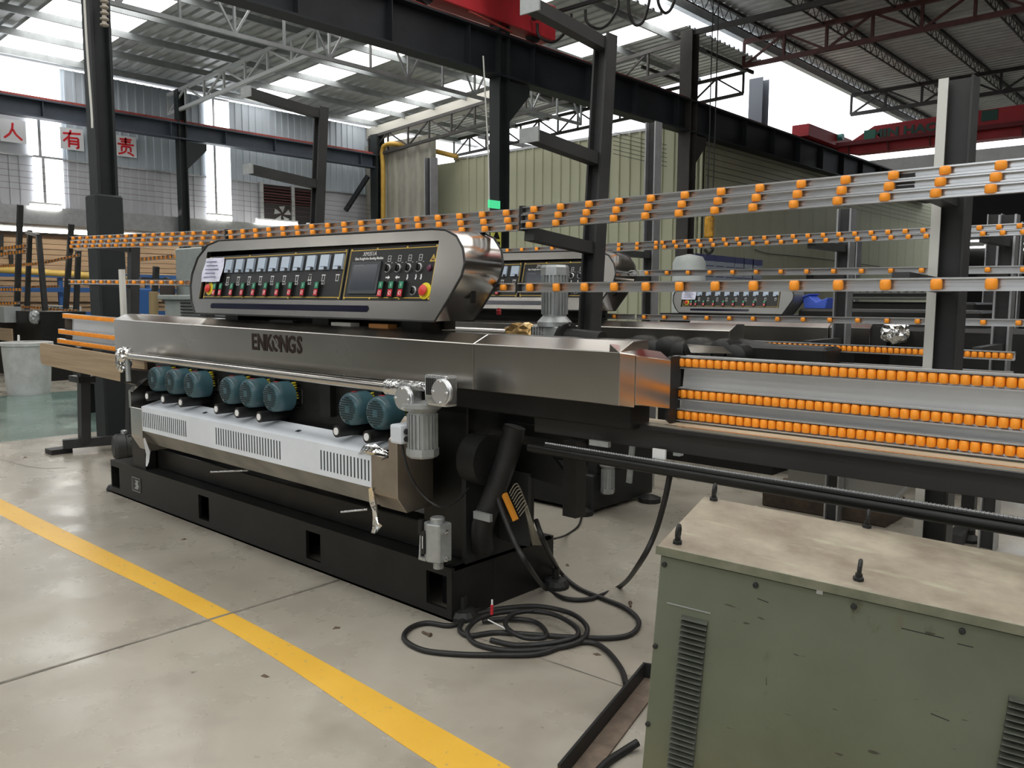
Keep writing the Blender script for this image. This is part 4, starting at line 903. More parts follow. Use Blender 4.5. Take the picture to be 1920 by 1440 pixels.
def hpost(t, x, y, zt, wd=.1, mt=GALV, z0=0, name='upright'):
    b = B(); b.box(x-wd/2, x-wd/2+.012, y-wd/2, y+wd/2, z0, zt); b.box(x+wd/2-.012, x+wd/2, y-wd/2, y+wd/2, z0, zt); o = b.build(name, mt, t)
    B().box(x-wd/2+.01, x+wd/2-.01, y-.01, y+.01, z0, zt).build('upright_web', DGREY, o); return o
for px_, py_, y in ((1226, 230, 3.2), (1588, 392, 3.2), (1893, 403, 3.2)):
    q = PY(px_, py_, y); hpost(t, q.x, y, q.z)
    for z in (1.3, 1.75, 1.95): B().bar((q.x, y-.04, z), (q.x, Y2+.06, z), .05, .05).build('rail_arm', DGREY, t)
hpost(t, PY(808, 296, 3.2).x, 3.2, PY(808, 296, 3.2).z)
B().box(.3, 2.2, Y2-.1, Y2+.1, .98, 1.07).build('side_beam', DGREY, t)
B().box(.3, 2.2, Y2-.14, Y2-.12, 1.07, 1.16).build('board_edge', WOOD, t)
for x in (1.36, 1.52): 
    q = PZ(1755 if x < 1.4 else 1812, 1008, 0)
    B().box(q.x-.04, q.x+.04, 3.1 if x < 1.4 else 3.35, 3.18 if x < 1.4 else 3.43, 0, 1.0).build('leg', DGREY, t)
B().bar(PZ(1790, 1015, .06), PZ(1812, 985, .06), .08, .08).build('foot_bar', DGREY, t)
q = PZ(1818, 1015, 0); B().lathe(q, (0, 0, 1), [(.07, 0), (.07, .02), (.03, .05), (.03, .08)], 10).build('foot_pad', RUBBER, t)

GREYC = mat('grey_console_steel', (.25, .25, .24), .35, .6)
# third machine with short console and its surroundings
t = thing('glass_edging_machine', 'small console of the third edging machine seen between the rails at right', 'machine', (-1, 4.8, 0))
oy3 = 4.55; q = PY(1265, 580, oy3); qr = PY(1458, 575, oy3)
console(t, 0, oy3, q.z-.04, q.x+.06, qr.x, .25, 9, '', '', right_panel=False, paper=True, bars=False, S=.62, fm=GREYC, sm=GREYC)
B().box(q.x-.2, qr.x+.1, oy3+.05, oy3+.7, .3, q.z-.04).build('body_frame', BLACK, t)
B().box(q.x-.2, qr.x+.1, oy3-.2, oy3+.6, .0, .3).build('base', BLACK, t)
a, c = PY(1400, 610, oy3-.3), PY(1632, 612, oy3-.3)
B().prism([(oy3-.3, a.z-.2), (oy3-.3, a.z), (oy3-.22, a.z+.045), (oy3, a.z+.045), (oy3, a.z-.2)], 'x', a.x-.6, PY(1553, 612, oy3-.3).x).build('cover_panel', STEEL, t, bevel=.003)
B().prism([(oy3-.3, a.z-.2), (oy3-.3, a.z+.005), (oy3-.22, a.z+.05), (oy3, a.z+.05), (oy3, a.z-.2)], 'x', PY(1555, 612, oy3-.3).x, c.x).build('cover_panel', STEELP, t, bevel=.003)
B().box(c.x, c.x+.12, oy3-.26, oy3+.1, a.z-.2, a.z+.02).build('dark_gap_plate', RUBBER, t)
q = PY(1520, 660, oy3-.4); B().cyl((q.x-.9, q.y, q.z), (q.x-.1, q.y, q.z), .02, 10).build('drive_shaft_tube', STEELP, t); lump((q.x, q.y, q.z), .09, .06, .07, 31, CHROME, 'wrapped_gear_head', t)
q = PY(1678, 622, oy3-.42); lump((q.x, q.y, q.z), .10, .06, .09, 33, CHROME, 'wrapped_gear_head', t)
B().box(c.x+.15, c.x+1.3, oy3-.3, oy3+.1, .8, a.z+.02).build('drive_housing', BLACK, t, bevel=.03)
bn = thing('storage_bin', 'blue plastic storage bin resting on the black machine right of the small console', 'bin', PY(1535, 578, 4.9))
q0, q1 = PY(1516, 578, 4.9), PY(1555, 576, 4.9); w_ = q1.x - q0.x
B().prism([(q0.x, q0.z), (q1.x, q0.z), (q1.x+.02, q0.z+.10), (q1.x-.1, q0.z+.05), (q0.x+.12, q0.z+.05), (q0.x+.03, q0.z+.12), (q0.x-.02, q0.z+.10)], 'y', 4.8, 5.0).build('bin_body', BLUEB, bn, bevel=.004)
B().prism([(q0.x-.03, q0.z+.095), (q0.x+.05, q0.z+.125), (q0.x+.05, q0.z+.135), (q0.x-.03, q0.z+.105)], 'y', 4.78, 5.02).build('bin_rim', BLUEB, bn)
tag(B().box(qr.x+.13, 1.2, 4.7, 5.4, 0, PY(1535, 579, 4.9).z).build('machine_table', BLACK, bevel=.02), 'low black machine table under the blue bin', 'table')
# fourth machine, grey console with slot
t = thing('glass_edging_machine', 'distant grey console with a long black slot behind the right post', 'machine', (0, 7, 0))
a, c = PY(1592, 552, 6.6), PY(1768, 556, 6.6)
B().box(a.x-.1, c.x+.1, 6.6, 7.0, PY(1600, 562, 6.6).z, PY(1600, 535, 6.6).z).build('console_shell', mat('grey_green_console', (.20, .21, .19), .5), t, bevel=.02)
B().box(a.x, c.x-.05, 6.585, 6.6, PY(1600, 555, 6.6).z, PY(1600, 550, 6.6).z).build('dark_slot', BLACK, t)
for k in range(12): x = a.x + (c.x-a.x)*(k+.5)/12; B().lathe((x, 6.6, PY(1600, 543, 6.6).z), (0, -1, 0), [(.025, 0), (.025, .02), (.015, .03)], 8).build('knob', BLACK, t)
B().box(a.x-.2, c.x+.3, 6.65, 7.4, 0, PY(1600, 566, 6.6).z).build('body_frame', BLACK, t, bevel=.02)
# distant uprights and small lamps in the dark hall
for i, (px_, py_, pb) in enumerate(((1868, 402, 478), (1906, 417, 484), (1600, 452, 500))):
    y = 9 if i < 2 else 8; q = PY(px_, py_, y); r = thing('guide_rail_stand', ['far silver upright in the dark hall near the right edge', 'farthest right silver upright against the dark hall', 'short silver upright before the olive wall left of the dark hall'][i], 'stand', (q.x, y, 0)); hpost(r, q.x, y, q.z, .16, GALV)
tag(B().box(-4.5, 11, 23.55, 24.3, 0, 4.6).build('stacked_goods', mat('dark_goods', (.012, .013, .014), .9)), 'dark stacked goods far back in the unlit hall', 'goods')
for i, (px_, py_, ln) in enumerate(((1845, 451, .5), (1845, 463, .6), (1872, 460, .35), (1908, 457, .35), (1772, 457, .25), (1870, 469, .3), (1765, 479, .3), (1906, 468, .25))):
    q = PY(px_, py_, 23.5); tag(B().box(q.x-ln, q.x+ln, 23.5, 23.56, q.z-.022, q.z+.022).build('tube_lamp', TUBEL), ['upper', 'second', 'third', 'rightmost upper', 'wall edge', 'lower middle', 'longest lower', 'rightmost lower'][i] + ' small tube lamp glowing in the dark hall at right', 'lamp', 'tube lamps in the dark hall')
ORD = ['first', 'second', 'third', 'fourth', 'fifth', 'sixth', 'seventh', 'last']
# notice sheets on the olive wall
for i in range(8):
    pa = PX(1283 + i*20.5 - i*i*.3, 473 + i*1.9, -6.55); pb = PX(1300.5 + i*20.4 - i*i*.3, 524, -6.55)
    n = B().box(-6.575, -6.555, pa.y, pb.y, pb.z-.2, pa.z).build('notice_board', mat('notice_paper', (.40, .46, .55), .6)); tag(n, ORD[i] + ' pale blue notice sheet from the left in the row on the olive wall', 'notice', 'row of notice sheets on the olive wall')
    B().box(-6.555, -6.55, pa.y, pb.y, pa.z-.14, pa.z).build('notice_header', mat('notice_navy', (.05, .06, .2), .6), n)
    for k in range(4): B().box(-6.555, -6.552, pa.y+.05, pb.y-.05, pa.z-.26-.12*k, pa.z-.235-.12*k).build('notice_line', INK, n)
tk = thing('storage_tank', 'pale grey rounded tank standing behind the small console', 'tank', PY(1275, 520, 5.5)); q = PY(1262, 485, 5.5); q2 = PY(1306, 485, 5.5)
B().lathe(((q.x+q2.x)/2, 5.6, 0), (0, 0, 1), [((q2.x-q.x)*.62, 0), ((q2.x-q.x)*.62, q.z-.05), ((q2.x-q.x)*.5, q.z+.02), (.02, q.z+.05)], 20).build('tank_shell', PGREY, tk, smooth=40)
# warning board on column two
q = PX(937, 445, -6.1); wb = B().box(-6.2, -6.18, q.y-.10, q.y+.12, q.z-.15, q.z+.17).build('warning_board', mat('warning_yellow', (.62, .62, .12), .5)); tag(wb, 'small yellow warning board on the dark column', 'sign')
B().add([(-6.178, q.y-.07, q.z-.02), (-6.178, q.y+.09, q.z-.02), (-6.178, q.y+.01, q.z+.13)], [(0, 1, 2)]).build('warning_triangle', BLACK, wb)
B().box(-6.179, -6.177, q.y-.07, q.y+.09, q.z-.11, q.z-.06).build('warning_text', BLACK, wb)
q = PX(929, 383, -6.15); tag(B().box(-6.2, -6.16, q.y-.12, q.y+.12, q.z-.06, q.z+.06).build('exit_sign', mat('exit_green', (.05, .5, .2), .5, emit=((.1, .9, .4), .6))), 'tiny green lit exit sign on the dark column', 'sign')
# ------------------------------------------------------------------ old green cabinet, tilted on an angle iron
t = thing('transformer_cabinet', 'old green metal transformer cabinet with louvres and eye bolts at lower right', 'cabinet', (2.1, -.4, 0))
EX, EY, EZ, CP = V((.961, .266, -.077)), V((-.262, .964, .051)), V((.087, -.029, .996)), V((1.6317, -.7513, .90))
CM = Matrix((EX, EY, EZ)).transposed().to_4x4() @ Matrix.Diagonal((.875, .875, .875, 1)); CM.translation = CP; CI = CM.inverted()
def CL(x, y, ax=1, val=.012):
    d = CI.to_3x3() @ ray(x, y); o = CI @ CAM; return o + d * ((val - o[ax]) / d[ax])
def cobj(b, name, mt, par, **k):
    """build in cabinet-local coordinates so that noise follows the cabinet"""
    me = b.mesh(name, mt, **k); o = link(name, me, par)
    o.matrix_basis = Matrix.Translation(-org(par)) @ CM if par is t else Matrix.Identity(4); return o
lid = cobj(B().box(0, 1.26, 0, .61, -.028, 0), 'lid', LID, t, bevel=.004)
rim = cobj(B().box(-.002, 1.262, -.003, .0, -.03, -.002), 'lid_rim', mat('worn_rim', (.20, .20, .145), .5, c2=(.12, .13, .085), vscale=9), t)
body = cobj(B().box(.012, 1.25, .012, .598, -.91, -.036), 'cabinet_body', GREENF, t, bevel=.003)
cobj(B().box(.02, 1.24, .02, .59, -.04, -.026), 'lid_gap', BLACK, t)
LOUV = mat('dark_green_louvre', (.06, .066, .05), .6, var=.2, vscale=20)  # slats darker than the cabinet body
def louvres(xa, xb, ztop, n):
    for i in range(n):
        z = ztop - i*.0192
        b = B(); b.prism([(.0125, z), (-.004, z-.006), (-.006, z-.0085), (.0125, z-.0085)], 'x', xa, xb); cobj(b, 'louvre', LOUV, body)
        cobj(B().box(xa+.001, xb-.001, .0110, .0121, z-.0190, z-.0085), 'louvre_gap_shade', BLACK, body)  # black strip stands in for the shaded recess between slats
a, c = CL(1279, 1152), CL(1328, 1165); louvres(a.x, c.x, a.z, 36)
a = CL(1892, 1303); louvres(a.x, a.x+.085, a.z, 27)
for x, y in ((1246, 1058), (1417, 1097), (1601, 1137), (1804, 1183), (1229, 1211), (1215, 1357)):
    q = CL(x, y); cobj(B().lathe((q.x, .012, q.z), (0, -1, 0), [(.009, 0), (.009, .006), (.006, .008)], 8), 'screw', DARK, body)
q = CL(1537, 1109); cobj(B().box(q.x-.009, q.x+.009, .009, .0122, q.z-.008, q.z+.008), 'small_tag', GALV, body)
q0, q1 = CL(1251, 1128), CL(1333, 1147); cobj(B().box(q0.x, q1.x, .008, .0125, q0.z-.004, q0.z+.0), 'weld_strip', GALV, body)
for (x0_, y0_, x1_, y1_) in ((1690, 1178, 1770, 1197), (1795, 1207, 1825, 1214), (1600, 1140, 1600, 1150), (1745, 1338, 1780, 1352), (1437, 1270, 1437, 1285), (1420, 1122, 1441, 1130)):
    q0, q1 = CL(x0_, y0_), CL(x1_, y1_); cobj(B().bar((q0.x, .0122, q0.z), (q1.x, .0122, q1.z), .001, .003, (0, 0, 1)), 'scratch', DARK, body)
for x, y in ((1270, 1019), (1338, 938), (1609, 1088), (1625, 989)):
    q = CL(x, y, 2, 0.)
    e = cobj(B().lathe((q.x, q.y, 0), (0, 0, 1), [(.0165, 0), (.0165, .010), (.011, .012), (.011, .022)], 6), 'eye_bolt', DARK, t)
    cobj(B().tube([(q.x, q.y + .017*math.cos(k*math.pi/7), .040 + .022*math.sin(k*math.pi/7)) for k in range(14)], .0065, 8, closed=True), 'eye_ring', DARK, e)
# angle iron under and beside the cabinet
ai = thing('angle_iron', 'dark angle iron frame lying on the floor beside the green cabinet', 'angle iron', PZ(1130, 1400, 0))
g0, g1 = PZ(1205, 1272, .0), PZ(1045, 1470, .0); d = (g1-g0).normalized(); nr = V((-d.y, d.x, 0)); nr = nr if nr.x > 0 else -nr
b = B()
for s0, s1, z0, z1 in ((0, .01, 0, .07), (.01, .09, 0, .008)):
    P = [g0 + nr*s0, g0 + nr*s1, g1 + nr*s1, g1 + nr*s0]; b.add([(p.x, p.y, z0) for p in P] + [(p.x, p.y, z1) for p in P], [(3,2,1,0),(4,5,6,7),(0,1,5,4),(1,2,6,5),(2,3,7,6),(3,0,4,7)])
    b.build('flange', DARK if z1 > .05 else mat('rusty_flange', (.16, .12, .09), .7, var=.3, vscale=10), ai); b = B()
P = [g0, g0 + V((.35, .12, 0))]; b.bar(P[0] + V((0, 0, .035)), P[1] + V((0, 0, .035)), .01, .07); b.build('cross_flange', DARK, ai)
# ------------------------------------------------------------------ cables on the floor
def cable(label, pts, r=.0125, mt=RUBBER, n=7, name='cable'):
    return tag(B().tube(bez(pts, n), r, 8).build(name, mt, smooth=60), label, 'cable')
z0 = .0135
F_ = lambda x, y, z=z0: PZ(x, y, z)
cable('thick black cable hanging from the conveyor tube to the floor in a deep bow', [PY(1257, 885, .14), PY(1247, 935, .14), PY(1228, 1000, .18), PY(1200, 1055, .22), F_(1165, 1098, .02), F_(1110, 1122), F_(1060, 1122), F_(1022, 1102, .02), PY(990, 1060, .12), PY(962, 1010, .12), PY(935, 940, .14), PY(925, 900, .2)])
co = [PY(1005, 975, .30), PY(1022, 1020, .30), F_(1050, 1072, .05), F_(1085, 1103), F_(1130, 1122), F_(1172, 1140), F_(1197, 1163), F_(1188, 1186), F_(1150, 1196), F_(1080, 1195), F_(1000, 1190), F_(930, 1186), F_(880, 1192), F_(862, 1180), F_(873, 1160), F_(905, 1148), F_(950, 1140, .03), F_(1010, 1137, .035), F_(1070, 1150, .03), F_(1100, 1175, .03), F_(1090, 1200, .025), F_(1040, 1215), F_(960, 1220), F_(900, 1210), F_(880, 1195), F_(878, 1178, .03), F_(905, 1157, .04), F_(960, 1146, .045), F_(1030, 1150, .045), F_(1075, 1172, .04), F_(1082, 1192, .035), F_(1040, 1205, .03), F_(970, 1210), F_(920, 1200)]
cable('coiled black power cable lying on the floor by the machine base', co)
cable('loose black cable loop reaching left of the coil on the floor', [F_(1040, 1062), F_(980, 1090), F_(930, 1120), F_(890, 1145), F_(850, 1172), F_(800, 1168), F_(768, 1178), F_(758, 1198), F_(790, 1218), F_(850, 1226), F_(930, 1228), F_(1010, 1226), F_(1065, 1208), F_(1110, 1205), F_(1140, 1222), F_(1165, 1255), F_(1174, 1285)])
cable('inner small loop of black cable inside the coil', [F_(905, 1165, .02), F_(950, 1160, .02), F_(1000, 1165, .02), F_(1022, 1182, .02), F_(1020, 1196, .03), F_(985, 1196, .03), F_(955, 1182, .04), F_(948, 1165, .045), F_(965, 1150, .05), F_(1000, 1145, .05)], .012)
cable('thin black cable on the floor behind the base', [F_(1040, 1010, .15), F_(1062, 1003), F_(1085, 985), F_(1092, 960)], .007)
cable('black cable end beside the angle iron at the bottom edge', [F_(1196, 1392, .03), F_(1170, 1408), F_(1140, 1428), F_(1118, 1450)], .014)
st = thing('cable_tie_tag', 'small red and white connector resting on the cable coil', 'connector', F_(925, 1150, 0))
p_ = F_(922, 1152, .05); B().cyl(p_, p_ + V((.002, 0, .05)), .008, 8).build('connector_body', REDB, st); B().cyl(p_ + V((.002, 0, .05)), p_ + V((.003, 0, .075)), .005, 8).build('connector_tip', WHITE, st)
B().tube([F_(915, 1162, .04), F_(950, 1180, .04), F_(972, 1193, .03)], .003, 6).build('wire_tail', WHITE, st)
for i, (x, y, lb) in enumerate(((800, 1191, 'rusty bolt lying on the floor left of the cable coil'), (630, 1178, 'dark chip of debris on the floor between stripe and machine'), (1182, 1136, 'small dark bolt beside the outer cable loop'), (1120, 1228, 'crumbled brown debris near the cable end'), (345, 1012, 'thin twig like scrap beside the base'), (1064, 1060, 'dark leaf shaped scrap behind the cable'), (497, 1268, 'little dark pebble on the floor below the stripe'), (47, 858, 'black chip on the floor at far left'))):
    q = PZ(x, y, 0); b = B(Matrix.Translation(q) @ Matrix.Rotation(i*1.1, 4, 'Z'))
    if i in (0, 2): b.cyl((-.03, 0, .008), (.02, 0, .008), .006, 6).cyl((.02, 0, .008), (.03, 0, .008), .011, 6)
    else: b.add([(-.02, -.008, 0), (.015, -.012, 0), (.024, .004, 0), (0, .012, 0), (-.004, 0, .010), (.008, -.002, .008)], [(0, 1, 5, 4), (1, 2, 5), (2, 3, 4, 5), (3, 0, 4), (3, 2, 1, 0)])
    tag(b.build('scrap', mat('rust_scrap', (.10, .07, .05), .8)), lb, 'scrap')
# wooden block behind the conveyor
q0, q1 = PZ(1428, 948, 0), PZ(1675, 982, 0)
tag(B().box(q0.x, q1.x, q0.y, q0.y+.4, 0, .16).build('timber_block', RUST, bevel=.01), 'dark stained timber block on the floor behind the outfeed conveyor', 'timber')
tg = thing('sheet_metal_tray', 'grey sheet metal tray standing on the timber block', 'tray', (.5, q0.y+.1, .16)); a, c = PY(1478, 880, q0.y+.06), PY(1672, 905, q0.y+.06)
B().prism([(a.x, .18), (c.x, .16), (c.x+.1, a.z), (a.x, a.z+.02)], 'y', q0.y+.06, q0.y+.30).build('tray_body', mat('tray_grey', (.33, .33, .30), .45, .3), tg)
B().bar((c.x+.0, q0.y+.05, .17), (c.x+.1, q0.y+.05, a.z), .01, .02).build('tray_flange', GALV, tg)
# ------------------------------------------------------------------ slogan boards on the left wall
def brd(y0, label, strokes):
    t = B().box(XW+.05, XW+.08, y0, y0+.50, 4.88, 5.36).build('slogan_board', SIGNW); tag(t, label, 'sign', 'slogan boards on the left wall')
    b = B(); X = XW + .081
    for s in strokes:
        for (u0, v0), (u1, v1) in zip(s, s[1:]):
            b.bar((X, y0 + u0*.5, 4.88 + v0*.48), (X, y0 + u1*.5, 4.88 + v1*.48), .045, .003, (1, 0, 0))
    b.build('painted_character', REDP, t)
brd(3.40, 'white board with the red two stroke character, leftmost', [[(.5, .86), (.47, .6), (.36, .36), (.14, .16)], [(.49, .58), (.60, .36), (.84, .14)]])
brd(4.60, 'white board with the red character left of the big column', [[(.12, .72), (.88, .78)], [(.46, .90), (.36, .60), (.12, .36)], [(.36, .52), (.36, .10)], [(.36, .54), (.76, .56), (.76, .10), (.66, .12)], [(.38, .40), (.74, .41)], [(.38, .27), (.74, .28)]])
brd(5.80, 'white board with the dense red character right of the big column', [[(.22, .82), (.78, .84)], [(.5, .92), (.5, .58)], [(.28, .71), (.74, .72)], [(.12, .58), (.88, .59)], [(.30, .48), (.30, .24)], [(.30, .48), (.72, .48), (.72, .24)], [(.51, .42), (.50, .28), (.38, .18), (.14, .10)], [(.56, .22), (.72, .16), (.86, .08)]])
# ------------------------------------------------------------------ lamps under the left wall
for lb, (xa, ya), (xb, yb) in (('long tube lamp under the left wall beneath the left window', (57, 386), (115, 397)), ('long tube lamp under the dark fan opening', (481, 415), (557, 424)), ('short tube lamp below the middle window', (390, 406), (434, 412)), ('short tube lamp right of the leaning post', (577, 424), (593, 427))):
    a, c = PX(xa, ya, -16.85), PX(xb, yb, -16.85); tl = thing('tube_lamp', lb, 'lamp', a); B().cyl((-16.85, a.y, a.z), (-16.85, c.y, a.z), .05, 8).build('lamp_tube', TUBEL, tl); B().box(-16.92, -16.80, a.y, c.y, a.z+.05, a.z+.09).build('lamp_housing', WHITE, tl)
for i in range(4):
    a = PX(75 + i*55, 446 - i*6 + (i > 1)*2, -24); a.z = 3.46; tl = thing('tube_lamp', ['annex ceiling tube lamp left of the leftmost post', 'annex ceiling tube lamp left of the boxed column', 'annex ceiling tube lamp right of the boxed column', 'annex ceiling tube lamp nearest the slim column'][i], 'lamp', a, 'annex tube lamps'); B().box(-24.1, -23.9, a.y-1.2, a.y+1.0, a.z-.02, a.z+.08).build('lamp_tube', emission('bright_annex_tube', (1, .97, .9), 15.0), tl)
for i, y in enumerate((2.5, 5.5, 8.5)):  # extra lamp row behind the duct, added to brighten the boards
    tl = thing('tube_lamp', ['added annex tube lamp lighting the left end of the board stack', 'added annex tube lamp lighting the middle of the board stack', 'added annex tube lamp lighting the right end of the board stack'][i], 'lamp', (-18.9, y, 3.4)); B().box(-19., -18.8, y-1.1, y+1.1, 3.42, 3.55).build('lamp_housing', WHITE, tl); B().cyl((-18.9, y-1.05, 3.38), (-18.9, y+1.05, 3.38), .05, 8).build('lamp_tube', emission('added_annex_tube', (1, .95, .86), 32.0), tl)
tag(B().box(-27, -17.6, -6, 13, 3.55, 3.6).build('ceiling', mat('annex_ceiling', (.22, .22, .21), .7)), kind='structure')
# dark fan opening at right end of left wall
fo = thing('exhaust_fan', 'dark exhaust fan opening with maroon louvres in the left wall', 'fan', (-17.5, 10.5, 3.6)); a, c = PX(488, 345, -17.45), PX(602, 360, -17.45)
B().box(-17.5, -17.45, a.y, c.y, 3.58, 4.62).build('fan_recess', mat('fan_dark', (.015, .012, .012), .8), fo)
for k in range(6): B().box(-17.46, -17.40, a.y, c.y, 4.15+k*.075, 4.17+k*.075).build('fan_louvre', mat('maroon_louvre', (.08, .015, .015), .6), fo)
for y in (a.y, (a.y+c.y)/2, c.y): B().box(-17.46, -17.38, y-.05, y+.05, 3.58, 4.65).build('fan_post', GALV, fo)
for k in range(5): an = k*1.257; B().prism([( (a.y*2+c.y)/3 + .05*math.cos(an), 3.85+.05*math.sin(an)), ((a.y*2+c.y)/3+.28*math.cos(an), 3.85+.24*math.sin(an)), ((a.y*2+c.y)/3+.26*math.cos(an+.7), 3.85+.22*math.sin(an+.7))], 'x', -17.44, -17.43).build('fan_blade', GALV, fo)
# pipes on the end wall
dp = thing('drain_pipe', 'white drain pipe with a bend beside the concrete cladding', 'pipe', PY(612, 430, 12.9)); 
P = [PY(592, 343, 12.3), PY(612, 339, 12.4), PY(622, 345, 12.6), PY(625, 370, 12.7), PY(626, 460, 12.7), (PY(626, 460, 12.7).x, 12.7, 0)]; B().tube(bez(P, 6), .075, 12).build('pipe_run', WPIPE, dp, smooth=60)
dp = thing('drain_pipe', 'straight white downpipe under the roof gutter', 'pipe', PY(650, 430, 13)); B().cyl(PY(650, 250, 13.05), (PY(650, 430, 13.05).x, 13.05, 0), .06, 10).build('pipe_run', WPIPE, dp, smooth=60); B().lathe(PY(650, 262, 13.05), (0, 0, 1), [(.06, 0), (.14, .15), (.16, .3)], 10).build('rain_hopper', WPIPE, dp)
gp = thing('gas_pipe', 'yellow gas pipe rising along the partition and bending right', 'pipe', PY(718, 420, 13.4)); B().tube(bez([(PY(718, 470, 13.1).x, 13.1, 0), PY(718, 470, 13.1), PY(718, 330, 13.1), PY(717, 285, 13.1), PY(724, 272, 13.1), PY(745, 270, 13.15), PY(800, 280, 13.5), PY(858, 294, 13.85)], 6), .07, 10).build('pipe_run', YPIPE, gp, smooth=60)
tag(B().bar(PY(648, 395, 12.3), PY(690, 330, 12.6), .1, .12).build('diagonal_brace', BEAM2), 'dark diagonal brace below the slate runway beam end', 'brace')
tag(B().box(PY(598, 300, 13.2).x, PY(606, 300, 13.2).x, 13.0, 13.1, 2.5, 6.3).build('white_wall_strip', WHITE), 'thin white vertical strip at the corner of the left wall', 'strip')  # upright white bar in the wall corner
cwires = thing('conductor_wires', 'bundle of thin red trolley wires running along the left wall', 'wires', (-16.9, 2, 4.2))
for k in range(5): B().cyl((-16.95, -4, 4.42 - k*.13), (-16.95, 13.0, 4.28 - k*.13), .004, 5).build('wire', TRUSSR, cwires)
cw = thing('conductor_wires', 'set of thin dark trolley wires crossing before the olive partition', 'wires', (-6.5, 14, 4.3))
for k in range(6): B().cyl(PY(1150, 248 + k*8, 13.7), PY(1250, 272 + k*8, 13.7), .007, 5).build('wire', DARK, cw)
for k in range(6): B().cyl((-6.5, 14, 4.95 - k*.13), (-6.5, 33, 4.95 - k*.13), .008, 5).build('wire', DARK, cw)
q0, q1 = PX(1416, 468, -6.53), PX(1650, 500, -6.53)
tag(B().tube(bez([q0, PX(1440, 475, -6.53), PX(1500, 481, -6.53), PX(1560, 488, -6.53), q1], 5), .012, 5).build('wall_cable', DARK), 'dark cable strung along the olive wall above the small console', 'cable')
# ------------------------------------------------------------------ left background goods
ps_ = thing('board_stack', 'tall stack of brown boards in the annex behind the left column', 'stack', (-21, 5, .3))
for k in range(20): B().box(-22.2 + R_.uniform(-.03, .03), -20.5 + R_.uniform(-.06, .06), 3.3 + R_.uniform(-.05, .05), 10.3 + R_.uniform(-.08, .08), .35+k*.135, .35+k*.135+.122).build('board', CARD, ps_)
B().box(-22.1, -20.6, 3.4, 10.2, 0, .35).build('pallet', RUST, ps_)
rp = thing('paper_roll', 'long yellow roll lying on the blue rack before the boards', 'roll', (-19.6, 6, 2.0)); a = PX(60, 503, -19.6); B().cyl((-19.6, 2.2, a.z), (-19.6, 10.2, a.z-.35), .10, 12).build('roll_body', mat('yellow_roll', (.55, .38, .09), .5), rp, smooth=60)
B().cyl((-19.6, 2.15, a.z), (-19.6, 2.2, a.z), .105, 12).build('roll_end', CARD, rp)
rk = thing('storage_rack', 'blue steel storage rack in the annex at far left', 'rack', (-19.6, 6, 0))
for y in (3.0, 5.2, 7.4, 9.6): B().box(-19.66, -19.56, y-.05, y+.05, 0, PX(60, 514, -19.6).z).build('rack_post', BLUEP, rk)
for py_ in (515, 543, 590): z = PX(60, py_, -19.6).z; B().box(-19.68, -19.52, 2.3, 10.0, z-.06, z+.06).build('rack_beam', BLUEP, rk)
B().box(-20.3, -19.5, 2.3, 10, .9, .95).build('rack_shelf', DARK, rk)
q = PX(263, 555, -15); tag(B().box(-15.2, -14.9, q.y-.2, q.y+.3, 0, 1.75).build('tool_locker', BLUEP, bevel=.03), 'blue locker standing behind the infeed rail', 'locker')
q = PY(283, 600, 3.2); rl = thing('cardboard_tube', 'leaning tan cardboard tube behind the machine cover', 'tube', (q.x, 3.2, 0)); B().cyl((q.x, 3.2, 0), (PY(288, 548, 3.3).x, 3.3, PY(288, 548, 3.3).z), .07, 12).build('tube_body', mat('tan_tube', (.33, .24, .12), .7), rl, smooth=60); B().lathe(PY(288, 548, 3.3), (0, 0, 1), [(.072, 0), (.072, .01), (.05, .011)], 12).build('tube_rim', CARD, rl)
vc = thing('ventilation_cabinet', 'pale grey louvred cabinet behind the left end of the console', 'cabinet', (-3.5, 2.0, 0)); a, c = PY(308, 560, 1.9), PY(395, 560, 1.9)
B().box(a.x, c.x+.6, 1.9, 2.5, 0, PY(320, 562, 1.9).z).build('cabinet_body', PGREY, vc, bevel=.01)
B().box(a.x-.08, c.x+.6, 1.85, 2.55, PY(320, 562, 1.9).z, PY(320, 553, 1.9).z).build('cabinet_top', PGREY, vc, bevel=.01)
for k in range(9): z = PY(340, 568 + k*6, 1.9).z; B().box(PY(340, 570, 1.9).x, c.x+.5, 1.885, 1.9, z-.008, z+.008).build('louvre', BLACK, vc)
pb = thing('machine_casing', 'tall pale green machine casing behind the console corner', 'casing', (-5, 3.2, 0)); a, c = PY(326, 500, 3.2), PY(362, 500, 3.2)
B().prism([(a.x, 0), (a.x+.05, PY(330, 466, 3.2).z), (c.x+1.0, PY(330, 466, 3.2).z), (c.x+1.0, 0)], 'y', 3.2, 3.8).build('casing_shell', PGREY, pb, bevel=.02)
B().lathe((PY(318, 545, 3.1).x, 3.1, PY(318, 545, 3.1).z), (0, -1, 0), [(.18, 0), (.2, .03), (.2, .06), (.1, .07)], 16).build('casing_wheel', mat('dark_brown_wheel', (.05, .035, .03), .6), pb, smooth=40)
bk = thing('plastic_barrel', 'dirty white open barrel standing on the green floor edge', 'barrel', (-11.98, 1.95, 0))
B().lathe((-11.98, 1.95, 0), (0, 0, 1), [(.30, 0), (.315, .05), (.36, .78), (.385, .79), (.385, .84), (.34, .85), (.33, .60), (.02, .58)], 24).build('barrel_wall', mat('dirty_white_barrel', (.48, .48, .46), .5, c2=(.62, .62, .62), vscale=5), bk, smooth=40)
B().bar(PY(35, 655, 2.0), PY(35, 630, 2.05), .03, .08).build('stir_stick', WPIPE, bk)
